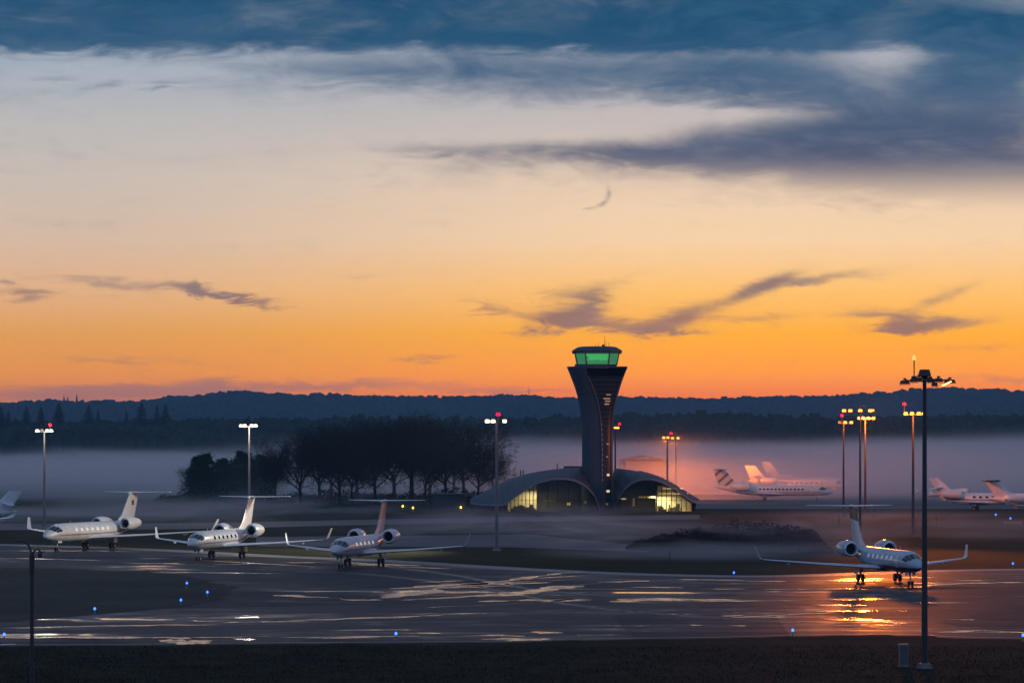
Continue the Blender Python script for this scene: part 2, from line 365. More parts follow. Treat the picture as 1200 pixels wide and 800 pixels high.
# smooth outline through given points (Catmull-Rom) so edges of paving curve
def smooth_poly(pts, n=6, closed=True):
    out = []; L = len(pts)
    for i in range(L if closed else L - 1):
        p0, p1, p2, p3 = (pts[(i + k) % L] if closed else pts[max(0, min(L - 1, i + k))] for k in (-1, 0, 1, 2))
        for k in range(n):
            t = k / n; out.append(0.5 * ((2 * p1) + (p2 - p0) * t + (2 * p0 - 5 * p1 + 4 * p2 - p3) * t * t + (3 * p1 - p0 - 3 * p2 + p3) * t ** 3))
    if not closed: out.append(pts[-1])
    return out
far_edge = smooth_poly(gp([(-420, 628), (0, 638), (180, 644), (330, 652), (450, 657), (550, 663), (640, 668), (760, 673), (900, 675), (1040, 671), (1200, 667), (1700, 664)]), 8, False)
near_edge = smooth_poly(gp([(-900, 757), (0, 757), (300, 755), (560, 753), (700, 750), (850, 748), (960, 745), (1080, 745), (1200, 749), (2000, 756)]), 8, False)
structure(sheet(far_edge + near_edge[::-1], 0.012, 'taxiway_tarmac', M_tarmac))
def strip(path, w, z, name, mat):
    L = []; R = []
    for i, p in enumerate(path):
        d = (path[min(i + 1, len(path) - 1)] - path[max(i - 1, 0)]); d.z = 0; d.normalize(); nrm = Vector((-d.y, d.x, 0))
        L.append((p.x + nrm.x * w / 2, p.y + nrm.y * w / 2, z)); R.append((p.x - nrm.x * w / 2, p.y - nrm.y * w / 2, z))
    n = len(path); return structure(MB().add(L + R, [(i, i + 1, n + i + 1, n + i) for i in range(n - 1)]).build(name, mat))
structure(sheet(smooth_poly(gp([(-700, 662), (-200, 664), (60, 666), (200, 672), (262, 684), (268, 696), (232, 708), (120, 719), (-40, 731), (-260, 736), (-800, 742)]), 6), 0.03, 'grass_island', M_island, ragged=2.2))
# verge in front, the near part of the grass
structure(sheet([Vector((-260, -60, 0)), Vector((260, -60, 0))] + [Vector((p.x, p.y + 0.2, 0)) for p in near_edge[::-1]], 0.017, 'verge_ground', M_verge, ragged=1.3))
strip([Vector((p.x, p.y + 2.2, 0)) for p in near_edge], 0.35, 0.02, 'edge_line', M_line)
strip([Vector((p.x, p.y - 0.0, 0)) for p in far_edge], 5.0, 0.018, 'paved_shoulder', M_kerb)
for pts in ([(-100, 742), (200, 732), (450, 723), (560, 719), (760, 716)], [(300, 668), (420, 672), (560, 688), (700, 712), (1000, 733), (1260, 738)],
            [(380, 655), (520, 672), (660, 694), (900, 700), (1300, 697)], [(560, 700), (640, 690), (720, 682), (900, 678)]):
    strip(smooth_poly(gp(pts), 10, False), 0.32, 0.022, 'taxi_line', M_line)
# concrete apron in the mist where the far aircraft are parked, and a taxiway before the terminal
structure(sheet(gp([(700, 596), (1500, 596), (1500, 572), (760, 572)]), 0.02, 'far_apron', M_tarmac_far))
structure(sheet(gp([(300, 629), (620, 626), (760, 640), (760, 647), (600, 641), (300, 640)]), 0.02, 'service_road', M_tarmac_far))
structure(sheet(gp([(-700, 614), (200, 613), (560, 606), (820, 603), (820, 608), (560, 612), (200, 620), (-700, 624)]), 0.016, 'perimeter_road', M_tarmac_far))

M_rubber = material('tyre_rubber_marks', (0.014, 0.014, 0.015), 0.5, vary=.4, vscale=.3)
for pts, off in (([(-100, 742), (200, 732), (450, 723), (560, 719), (760, 716)], 2.1), ([(300, 668), (420, 672), (560, 688), (700, 712), (1000, 733), (1260, 738)], 2.1), ([(380, 655), (520, 672), (660, 694), (900, 700), (1300, 697)], 2.1)):
    for s in (-1, 1): strip([Vector((p.x, p.y + s * off, 0)) for p in smooth_poly(gp(pts), 10, False)], 0.5, 0.024 + .002 * s, 'tyre_marks', M_rubber)

def puddle(px, py, wpx, hpx, seed, skew=0.0):
    """standing water: ragged outline, wpx wide and hpx deep as the photograph shows it"""
    R = random.Random(seed); pts = []; n = 44; ph = [R.uniform(0, 6.28) for _ in range(6)]
    for k in range(n):
        a = 2 * math.pi * k / n
        r = 1 + 0.22 * math.sin(2 * a + ph[0]) + 0.2 * math.sin(3 * a + ph[1]) + 0.16 * math.sin(5 * a + ph[2]) + 0.12 * math.sin(8 * a + ph[3]) + 0.1 * math.sin(13 * a + ph[4])
        x = px + math.cos(a) * r * wpx / 2; y = py + math.sin(a) * r * hpx / 2 + skew * (x - px)
        pts.append(ground(x, y))
    c = ground(px, py); b = MB()
    b.add([(c.x, c.y, 0.026)] + [(p.x, p.y, 0.026) for p in pts], [(0, 1 + k, 1 + (k + 1) % n) for k in range(n)])
    structure(b.build('puddle', M_water))
PUD = [(218, 752, 58, 7, 0), (210, 748, 30, 3, 0), (288, 749, 24, 2.6, 0), (610, 749, 84, 3.4, -0.01), (585, 744.5, 60, 2, 0), (640, 741, 46, 2.2, 0), (20, 747, 60, 3.2, 0), (0, 755, 40, 2.4, 0), (95, 746, 40, 2, 0), (400, 747.5, 70, 1.8, 0),
       (356, 699, 76, 2.0, 0.03), (420, 703, 46, 1.6, 0.0), (545, 688, 110, 1.8, -0.03), (600, 684, 90, 2.2, -0.05), (560, 694, 130, 1.6, 0.0), (640, 703.5, 84, 1.8, 0), (520, 681, 60, 1.6, -0.04), (655, 676, 60, 1.6, -0.06), (480, 697, 50, 1.4, 0),
       (780, 703.5, 120, 2.0, 0), (860, 704, 110, 1.6, 0), (735, 704, 30, 1.6, 0), (890, 722, 70, 2.0, -0.04), (945, 719, 60, 1.8, -0.04), (866, 733, 24, 1.4, 0), (815, 732.5, 18, 1.6, 0), (1040, 732, 34, 1.6, 0), (1130, 726, 30, 1.4, 0),
       (980, 709, 70, 2.6, 0), (1000, 716, 60, 2.4, 0), (1010, 702, 90, 2.8, 0), (960, 690, 110, 2.4, 0), (1060, 688, 50, 2, 0), (1000, 726, 90, 2.4, 0.03), (990, 680, 100, 2.2, 0), (1090, 683, 60, 1.8, 0), (1140, 680, 50, 1.4, 0),
       (300, 660, 120, 2.0, 0.05), (470, 664, 110, 1.8, 0.04), (60, 655, 140, 1.6, 0.02), (250, 671, 180, 1.6, 0.01), (160, 733, 220, 1.6, -0.01), (420, 724, 180, 1.6, -0.03), (530, 719, 100, 1.6, -0.01), (700, 744, 50, 1.4, 0), (1100, 706, 100, 1.4, 0),
       (1160, 741, 70, 1.4, 0), (440, 738, 120, 1.4, 0), (60, 735, 90, 1.4, -0.01), (690, 690, 80, 1.4, 0), (770, 688, 80, 1.2, 0.01), (850, 690, 60, 1.2, 0)]
def water_strip(pts, w, seed):
    """a long shallow run of water along a paving joint, its width coming and going"""
    path = smooth_poly(gp(pts), 26, False); L = []; R = []
    for i, p in enumerate(path):
        d = (path[min(i + 1, len(path) - 1)] - path[max(i - 1, 0)]).normalized(); nrm = Vector((-d.y, d.x, 0)); q = Vector((p.x * .16, p.y * .05, seed))
        k = w * max(.03, .42 + 1.2 * noise.noise(q) + .6 * noise.noise(q * 4)) * min(1, i / 5, (len(path) - 1 - i) / 5) / 2 + .02; s = .5 * w * noise.noise(q * 1.7 + Vector((5, 0, 0)))
        L.append((p.x + nrm.x * (k + s), p.y + nrm.y * (k + s), .034)); R.append((p.x - nrm.x * (k - s), p.y - nrm.y * (k - s), .034))
    n = len(path); structure(MB().add(L + R, [(i, i + 1, n + i + 1, n + i) for i in range(n - 1)]).build('puddle', M_water))
for i, (pts, w) in enumerate((([(-20, 746.5), (150, 747), (330, 746)], 2.2), ([(330, 747), (460, 745.5), (600, 745)], 1.8), ([(-20, 737), (100, 734), (220, 731.5)], 2.0), ([(200, 731), (330, 728), (460, 723.5), (570, 718.5)], 2.4),
                              ([(430, 703), (510, 692), (590, 681), (684, 669)], 4), ([(470, 704), (580, 697), (684, 686)], 3.4), ([(455, 690), (560, 684), (670, 679)], 3), ([(560, 705), (640, 703.5), (690, 704)], 4.5), ([(500, 712), (620, 706), (700, 700)], 2.5),
                              ([(718, 706), (780, 702), (860, 703.5), (940, 704.5)], 4.6), ([(845, 722), (900, 719), (980, 716), (1060, 715)], 3.6), ([(965, 722), (1010, 725), (1070, 731)], 3.2), ([(320, 697.5), (360, 699), (400, 702), (450, 703)], 3.6),
                              ([(700, 683), (800, 679), (900, 681), (1000, 678), (1100, 677)], 4), ([(140, 659), (260, 661), (380, 659), (500, 664)], 4), ([(1100, 741), (1150, 739), (1230, 744)], 2), ([(1040, 690), (1120, 684), (1210, 682)], 3))):
    water_strip(pts, w, i * 3.3)
for i, (a, b_, c, d, e) in enumerate(PUD): puddle(a, b_, c * .85, d * (.62 if i > 5 else .9), 100 + i, e)

# ------------------------------------------------------------------ business jets
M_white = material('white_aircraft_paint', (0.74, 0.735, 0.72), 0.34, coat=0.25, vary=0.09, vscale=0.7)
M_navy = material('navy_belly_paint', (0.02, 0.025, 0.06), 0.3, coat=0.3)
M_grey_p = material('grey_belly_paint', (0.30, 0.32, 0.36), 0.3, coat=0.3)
M_red = material('maroon_stripe_paint', (0.16, 0.03, 0.03), 0.35)
M_gold = material('gold_stripe_paint', (0.40, 0.25, 0.08), 0.35)
M_blue = material('dark_blue_stripe_paint', (0.02, 0.05, 0.16), 0.35)
M_polish = material('polished_metal_lip', (0.75, 0.75, 0.78), 0.18, metal=1.0)
M_fan = material('engine_dark', (0.012, 0.012, 0.014), 0.5)
M_tyre = material('tyre_rubber', (0.012, 0.012, 0.012), 0.8)
M_strut = material('gear_strut_metal', (0.35, 0.35, 0.36), 0.4, metal=0.6)
M_cock = material('cockpit_glass', (0.008, 0.012, 0.014), 0.06, spec=0.8)
M_wglow = material('window_shade_painted_glow', (0.8, 0.78, 0.70), 0.25, emit=(1.0, 0.9, 0.7), estr=0.35)  # shades are no lamps; weak emission imitates floodlight falling on them
M_wdark = material('cabin_window_glass', (0.01, 0.012, 0.015), 0.08, spec=0.8)
M_wglow_cool = material('cool_shade_painted_glow', (0.75, 0.8, 0.85), 0.25, emit=(0.7, 0.85, 1.0), estr=0.12)  # cool emission put in for light reflected off the shades

def make_jet(label, loc, rz, L=27.2, span=23.7, tail='T', fin_top=7.7, belly=None, stripe=None, win=M_wdark, nwin=6, winglet=1.4, fin_mat=None,
             centre_engine=False, body=None, group='business jets parked on the wet taxiway', stab_mat=None, fin_mark=None, name='business_jet'):
    k = L / 27.2; R = 1.2 * (1.06 if L > 28 else 1.0); zc0 = 2.55; half = span / 2
    root = thing(name, label, 'jet', loc, rz, group); nose = 15.0 * k
    body = body or M_white; belly = belly or body
    ST = [(0, .04, .04, -.42), (.12, .20, .18, -.40), (.4, .40, .36, -.36), (.9, .64, .58, -.29), (1.5, .84, .76, -.20), (2.1, .98, .93, -.11), (2.8, 1.09, 1.07, -.04), (3.6, 1.17, 1.16, 0), (4.8, 1.2, 1.2, 0),
          (9, 1.2, 1.2, 0), (13, 1.2, 1.2, 0), (16.5, 1.19, 1.19, 0), (18.5, 1.08, 1.10, .08), (20.5, .90, .93, .24), (22.5, .66, .70, .45), (24.2, .42, .46, .66), (25.6, .20, .22, .82), (26.2, .06, .07, .88)]
    def prof(x):
        x = x / k
        for a, b in zip(ST, ST[1:]):
            if x <= b[0]:
                t = (x - a[0]) / (b[0] - a[0]); return [a[i] + (b[i] - a[i]) * t for i in (1, 2, 3)]
        return list(ST[-1][1:])
    def surf(x, th, off=0.0):
        ry, rz_, z = prof(x); s = R / 1.2
        return Vector((nose - x, (ry * s + off) * math.sin(th), zc0 + z * s + (rz_ * s + off) * math.cos(th)))
    xs = sorted(set([p[0] * k for p in ST] + [k * q for q in (6.5, 11, 15, 19.5, 21.5)])); n = 28
    b = MB(); b.loft([[surf(x, 2 * math.pi * j / n) for j in range(n)] for x in xs])
    b.mi = [1 if (len(f) == 4 and sum(b.v[i][2] for i in f) / 4 < zc0 - .55 * R / 1.2 + max(0, (3 - (nose - sum(b.v[i][0] for i in f) / 4)) * -0.0) - .0) else 0 for f in b.f]
    # belly fairing
    b.loft([[(x, w * math.sin(2 * math.pi * j / 12), 1.72 + h * math.cos(2 * math.pi * j / 12)) for j in range(12)] for x, w, h in ((5.4, .2, .1), (4.4, 1.0, .42), (2.5, 1.35, .56), (-.5, 1.38, .56), (-2.6, 1.05, .42), (-3.8, .2, .1))], mi=1)
    fus = b.build('fuselage', [body, belly], root, smooth=True, flat_angle=50)
    def patch(name, x0, x1, t0, t1, mat, off=.02, nx=3, nt=3, skew=0.0, parent=fus):
        q = MB(); g = [[surf(x0 + (x1 - x0) * i / nx + skew * (j / nt), math.radians(t0 + (t1 - t0) * j / nt), off) for j in range(nt + 1)] for i in range(nx + 1)]
        vs = [v for r in g for v in r]; fs = [(i * (nt + 1) + j, i * (nt + 1) + j + 1, (i + 1) * (nt + 1) + j + 1, (i + 1) * (nt + 1) + j) for i in range(nx) for j in range(nt)]
        o = len(vs); inner = [surf(x0 + (x1 - x0) * i / nx + skew * (j / nt), math.radians(t0 + (t1 - t0) * j / nt), -.03) for i in range(nx + 1) for j in range(nt + 1)]
        q.add(vs, fs); q.add(inner, [f[::-1] for f in fs]); return q.build(name, mat, parent, smooth=True)
    for s in (-1, 1):
        for (a, c, x0, x1, sk) in ((2, 31, 1.25, 2.35, .05), (33, 58, 1.32, 2.6, .15), (60, 76, 1.75, 2.85, .15)):
            patch('cockpit_window', x0 * k, x1 * k, s * a, s * c, M_cock, .022, skew=sk)
        for i in range(nwin):
            x = (6.6 + i * (10.2 / nwin)) * k; th = math.radians(74) * s; c = surf(x, th, .025); q = MB(); ring = []
            nrm = (surf(x, th, 1) - surf(x, th, 0)).normalized(); up = Vector((1, 0, 0)).cross(nrm).normalized()
            rim = [c + Vector((1, 0, 0)) * .34 * math.cos(t) + up * .24 * math.sin(t) for t in [2 * math.pi * j / 12 for j in range(12)]]
            rin = [p - nrm * .06 for p in rim]
            q.loft([rin, rim]); q.build('cabin_window', win, fus)
    patch('door_seal', 4.14 * k, 5.21 * k, -120, -50, M_grey_p, .006, 3, 6)
    for xj in (3.7, 6.0, 9.2, 12.4, 16.3, 19.2): patch('panel_joint', xj * k, (xj + .04) * k, -125, 125, M_grey_p, .004, 1, 18)
    # door
    patch('cabin_door', 4.2 * k, 5.15 * k, -118, -52, M_white, .012, 3, 6)
    if stripe:
        for s in (-1, 1): patch('stripe', 1.2 * k, 21.0 * k, s * 101, s * 105, stripe, .012, 26, 1); patch('stripe', 2.6 * k, 20.0 * k, s * 107.5, s * 109, stripe, .012, 26, 1)
    a = MB().tube([(nose - 7 * k, 0, zc0 + R - .05), (nose - 7.1 * k, 0, zc0 + R + .35)], [.05, .02], 6); a.build('antenna', M_white, root)
    def foil(le, chord, th, up, n=5):
        pts = [(0, 0), (.06, .5), (.25, .95), (.5, .85), (1, .05)]; top = [Vector(le) + Vector((-c * chord, 0, 0)) + Vector(up) * (t * th) for c, t in pts]
        bot = [Vector(le) + Vector((-c * chord, 0, 0)) - Vector(up) * (t * th * .6) for c, t in pts[1:]]
        return top + bot[::-1]
    for s in (-1, 1):
        y0 = .9; wing = MB()
        le0 = (4.2 * k, s * y0, 1.62); le1 = (-.2 * k, s * (y0 + .42 * half), 1.62 + .42 * half * .05); tipx = -5.3 * k
        wing.loft([foil(le0, 5.4 * k, .34, (0, 0, 1)), foil(le1, 3.2 * k, .20, (0, 0, 1)), foil((tipx, s * (half - .35), 1.62 + half * .055), 1.35 * k, .08, (0, 0, 1))])
        w = wing.build('wing', body, root, smooth=True, flat_angle=35)
        MB().loft([foil((-4.35 * k + .6, s * half * .74, 1.20 + half * .055), 2.0, .16, (0, s * .6, .6)), foil((-4.35 * k, s * half * .74, 1.10 + half * .05), .8, .10, (0, s, .0))]).build('flap_fairing', M_white, w)
        zt = 1.62 + half * .055
        if winglet:
            g = MB(); g.loft([foil((tipx, s * (half - .35), zt), 1.35 * k, .08, (0, 0, 1)), foil((tipx - .35, s * (half - .08), zt + .22), 1.2 * k, .07, (0, -s * .7, .7)),
                              foil((tipx - 1.25, s * (half + .12 + .1 * winglet), zt + winglet), .62 * k, .04, (0, -s, 0))]); g.build('winglet', M_white, w, smooth=True, flat_angle=40)
        MB().blob((tipx - .25, s * (half - .3), zt + .02), (.22, .12, .1), 3).build('navigation_light', M_cock, w)
        # engine nacelle, open at the front
        ex, ey, ez = -3.2 * k, s * (R + .98), zc0 + .92; e = MB()
        def ring(x, r): return [(ex + x, ey + r * math.sin(2 * math.pi * j / 20), ez + r * math.cos(2 * math.pi * j / 20)) for j in range(20)]
        e.loft([ring(-.9, .55), ring(-.25, .60), ring(.02, .66), ring(.06, .72), ring(-.05, .80), ring(-.7, .92), ring(-1.9, .94), ring(-3.2, .80), ring(-4.3, .58), ring(-4.35, .50), ring(-3.9, .46)], cap=False)
        en = e.build('engine', body, root, smooth=True, flat_angle=60)
        MB().loft([ring(-.04, .615), ring(.06, .665), ring(.075, .71), ring(.0, .785)], cap=False).build('intake_lip', M_polish, en, smooth=True)
        f = MB()
        c0 = (ex - .55, ey, ez)
        for j in range(20):
            t = 2 * math.pi * j / 20; t2 = t + .26
            f.add([c0, (ex - .50, ey + .56 * math.sin(t), ez + .56 * math.cos(t)), (ex - .60, ey + .56 * math.sin(t2), ez + .56 * math.cos(t2))], [(0, 1, 2)])
        f.add([(ex - .7, ey + .6 * math.sin(2 * math.pi * j / 16), ez + .6 * math.cos(2 * math.pi * j / 16)) for j in range(16)], [tuple(range(16))])
        f.loft([[(ex - .5 + d, ey + r * math.sin(j), ez + r * math.cos(j)) for j in range(6)] for d, r in ((0, .16), (.2, .1), (.28, .02))])
        f.build('fan', M_fan, en)
        MB().loft([ring(-4.30, .46), ring(-4.32, .40)], cap=True).build('exhaust', M_fan, en)
        MB().loft([[(ex - 1.2, s * (R - .35), ez - .16), (ex - 3.6, s * (R - .5), ez - .1), (ex - 3.6, s * (R - .5), ez + .1), (ex - 1.2, s * (R - .35), ez + .14)],
                   [(ex - 1.2, s * (R + .3), ez - .12), (ex - 3.4, s * (R + .3), ez - .1), (ex - 3.4, s * (R + .3), ez + .1), (ex - 1.2, s * (R + .3), ez + .12)]]).build('pylon', M_white, en)
    # fin and tailplane
    def vfoil(x, chord, th, z):
        pts = [(0, 0), (.1, .6), (.35, 1), (.65, .7), (1, .06)]
        return [(x - c * chord, t * th, z) for c, t in pts] + [(x - c * chord, -t * th, z) for c, t in pts[1:]][::-1]
    tx = -5.6 * k; zt = fin_top - .35; zb = zc0 + .75
    fb = MB().loft([vfoil(tx + 1.6, 6.0 * k, .12, zb), vfoil(tx + .1, 4.6 * k, .16, zb + .7), vfoil(tx - 1.0, 3.8 * k, .17, zb + 1.3), vfoil(tx - 3.5, 2.7 * k, .13, zt)])
    fin = fb.build('fin', fin_mat or M_white, root, smooth=True, flat_angle=35)
    MB().add([(tx - 2.9 - 2.0, s_ * .20, z) for s_ in (1,) for z in ()], []) if False else None
    if fin_mark:
        for s in (-1, 1):
            MB().loft([[(tx - 3.9, s * .145, zt - 1.0), (tx - 4.6, s * .15, zt - 1.0), (tx - 4.6, s * .15, zt - 1.7), (tx - 3.9, s * .165, zt - 1.7)], [(tx - 3.9, s * .185, zt - 1.0), (tx - 4.6, s * .185, zt - 1.0), (tx - 4.6, s * .185, zt - 1.7), (tx - 3.9, s * .19, zt - 1.7)]]).build('fin_emblem', fin_mark, fin)
    if tail == 'T':
        MB().loft([[(x, r * math.sin(j * .785), fin_top - .3 + r * .9 * math.cos(j * .785)) for j in range(8)] for x, r in ((tx - 2.9, .04), (tx - 3.5, .22), (tx - 5.5, .24), (tx - 6.9, .05))]).build('fin_cap', stab_mat or M_white, root, smooth=True)
        sz, sx, sh, sc = fin_top - .25, tx - 3.6, 4.9 * (span / 23.7) ** .3, 2.4
    else:
        sz, sx, sh, sc = zb + 1.6, tx - 2.2, 3.6, 1.9
    for s in (-1, 1):
        MB().loft([foil((sx, s * .12, sz), sc, .13, (0, 0, 1)), foil((sx - 2.2, s * sh, sz + (.06 if tail == 'T' else -.35)), 1.0, .05, (0, 0, 1))]).build('tailplane', stab_mat or M_white, root, smooth=True, flat_angle=35)
    if centre_engine:
        def r2(x, r, z): return [(x, r * math.sin(j * .5236), z + r * math.cos(j * .5236)) for j in range(12)]
        ce = MB().loft([r2(tx + 3.0, .42, 4.2), r2(tx + 3.05, .52, 4.2), r2(tx + 2.2, .62, 4.15), r2(tx - .5, .6, 3.9), r2(tx - 4.5, .5, 3.4), r2(tx - 5.6, .36, 3.3)]).build('centre_engine', M_white, root, smooth=True)
        MB().loft([r2(tx + 3.06, .42, 4.2), r2(tx + 3.09, .38, 4.2)]).build('intake', M_fan, ce)
    # landing gear
    def wheel(p, x, y, r, w):
        q = MB().tube([(x, y - w / 2, r), (x, y - w * .35, r), (x, y + w * .35, r), (x, y + w / 2, r)], [r * .86, r, r, r * .86], 16)
        wh = q.build('wheel', M_tyre, p, smooth=True, flat_angle=40)
        MB().tube([(x, y - w / 2 - .02, r), (x, y + w / 2 + .02, r)], r * .45, 10).build('rim', M_strut, wh)
    gx = 11.6 * k
    g = MB().tube([(gx, 0, .3), (gx - .08, 0, 1.0), (gx - .2, 0, 1.8)], [.07, .09, .12], 8).tube([(gx, -.26, .3), (gx, .26, .3)], .06, 6).tube([(gx, 0, .8), (gx - .9, 0, 1.7)], .05, 6).build('nose_gear', M_strut, root)
    for s in (-1, 1): wheel(g, gx, s * .2, .29, .17)
    for s in (-1, 1): MB().box((gx - .1, s * .42, 1.42), (1.1, .05, .55)).build('gear_door', M_white, g)
    for s in (-1, 1):
        y = s * 2.1; g = MB().tube([(0, y, .45), (.02, y, 1.1), (.1, y - s * .1, 1.8)], [.10, .12, .14], 8).tube([(0, y - .32, .45), (0, y + .32, .45)], .07, 6).tube([(0, y, .9), (.9, y - s * .2, 1.65)], .06, 6).build('main_gear', M_strut, root)
        for t in (-1, 1): wheel(g, 0, y + t * .27, .45, .24)
        MB().box((0, y + s * .5, 1.25), (1.0, .05, .8)).build('gear_door', M_white, g)
    return root
rad = math.radians
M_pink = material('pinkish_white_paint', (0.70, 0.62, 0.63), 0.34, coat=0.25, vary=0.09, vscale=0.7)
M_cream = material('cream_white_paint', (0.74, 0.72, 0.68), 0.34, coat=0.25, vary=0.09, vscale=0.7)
M_dimmed_white = material('white_paint_dimmed_blue', (0.46, 0.50, 0.58), 0.34, coat=0.2, vary=0.09, vscale=0.7)  # white paint darkened and blued to stand in for the jet's dim light
M_greyfin = material('grey_fin_paint', (0.60, 0.60, 0.61), 0.38)
def two_tone(name, low, high, z):
    m = bpy.data.materials.new(name); m.use_nodes = True; t = m.node_tree; g = NG(t); b = t.nodes['Principled BSDF']; sx, sy, sz = g.sep(t.nodes.new('ShaderNodeTexCoord').outputs['Object'])
    t.links.new(g.mix(g.m('GREATER_THAN', g.m('ADD', sz, g.m('MULTIPLY', sx, .10)), z), low, high), b.inputs['Base Color']); b.inputs['Roughness'].default_value = .35; return m
def jet_at(px, py, th, **kw):
    """px,py: where the main gear stands; th: heading from straight towards the viewer, positive = nose to the right"""
    p = ground(px, py); p.z = 0.03; p.y += 0.0
    return make_jet(loc=p, rz=rad(-90 + th), **kw)
jet_at(116, 642.5, -20, label='white jet with maroon stripes and pale cabin windows, leftmost of three nose-on jets', L=29.9, span=29.6, fin_top=8.0, stripe=M_red, win=M_wglow, nwin=7, winglet=1.7, fin_mark=M_red, fin_mat=M_greyfin, body=M_cream)
jet_at(266, 653.5, -13.5, label='white jet with dark cabin windows, middle of the three jets on the left taxiway', L=27.2, span=23.9, fin_top=8.0, stripe=M_blue, win=M_wdark, nwin=6, winglet=1.5)
jet_at(427, 662.5, -11.5, label='pinkish white jet before the trees, rightmost of the three jets on the left taxiway', L=27.2, span=23.2, fin_top=8.0, stripe=M_blue, win=M_wglow, nwin=5, winglet=1.5, body=M_pink, fin_mat=two_tone('maroon_fin_paint', (.52, .50, .52, 1), (.30, .24, .26, 1), 4.7))
jet_at(1030, 681.5, 10.5, label='white jet with dark blue belly in orange reflections behind the tall dark mast', L=27.2, span=24.0, fin_top=8.3, belly=M_navy, win=M_wglow_cool, nwin=6, winglet=1.5, fin_mat=two_tone('dark_topped_fin_paint', (.70, .70, .72, 1), (.03, .03, .05, 1), 5.6), stab_mat=M_cream, body=M_dimmed_white)
FG = 'jets parked in the mist on the far apron'
def striped_fin():
    m = bpy.data.materials.new('striped_fin_paint'); m.use_nodes = True; t = m.node_tree; g = NG(t); b = t.nodes['Principled BSDF']; sx, sy, sz = g.sep(t.nodes.new('ShaderNodeTexCoord').outputs['Object'])
    k = g.m('FRACT', g.m('MULTIPLY', g.m('ADD', g.m('MULTIPLY', g.m('POWER', g.m('ABSOLUTE', sx), 1.15), .55), sz), .42)); t.links.new(g.ramp(k, [(0.0, (.72, .70, .66, 1)), (.46, (.72, .70, .66, 1)), (.47, (.16, .15, .17, 1)), (.72, (.16, .15, .17, 1)), (.73, (.35, .22, .08, 1)), (.84, (.35, .22, .08, 1)), (.85, (.72, .70, .66, 1))], 'CONSTANT'), b.inputs['Base Color'])
    b.inputs['Roughness'].default_value = .35; return m
jet_at(896, 587, 84, label='long white jet with many windows, nearest of the misty row right of the terminal', L=29.9, span=28.5, fin_top=8.0, stripe=M_grey_p, win=M_wdark, nwin=12, winglet=1.4, group=FG, fin_mat=striped_fin())
jet_at(925, 578, 80, label='hazy white jet half hidden behind the long one, its nose reaching farther right', L=29.0, span=26, fin_top=8.0, tail='mid', win=M_wdark, nwin=8, winglet=1.2, group=FG, stab_mat=M_white)
jet_at(938, 574, 78, label='faintest white jet at the back of the misty row, only its fin top standing clear', L=26.0, span=25, fin_top=8.6, tail='mid', win=M_wdark, nwin=6, centre_engine=True, group=FG)
jet_at(1143, 598, 74, label='white three-engined jet with low tailplane in the mist left of the dark-topped tail', L=21.5, span=22, fin_top=7.2, tail='mid', win=M_wdark, nwin=6, winglet=1.2, centre_engine=True, group=FG, stripe=M_red)
jet_at(1222, 604, 78, label='jet cut by the right picture edge with a dark blue top to its T-tail', L=26.0, span=22, fin_top=7.2, win=M_wdark, nwin=6, winglet=1.2, group=FG, stab_mat=M_navy, belly=M_grey_p)
jet_at(-45, 624, -98, label='jet at the left picture edge showing only its low tailplane and fin', L=22.5, span=22, fin_top=7.3, tail='mid', win=M_wdark, nwin=6, winglet=1.2, group=FG, belly=M_white)

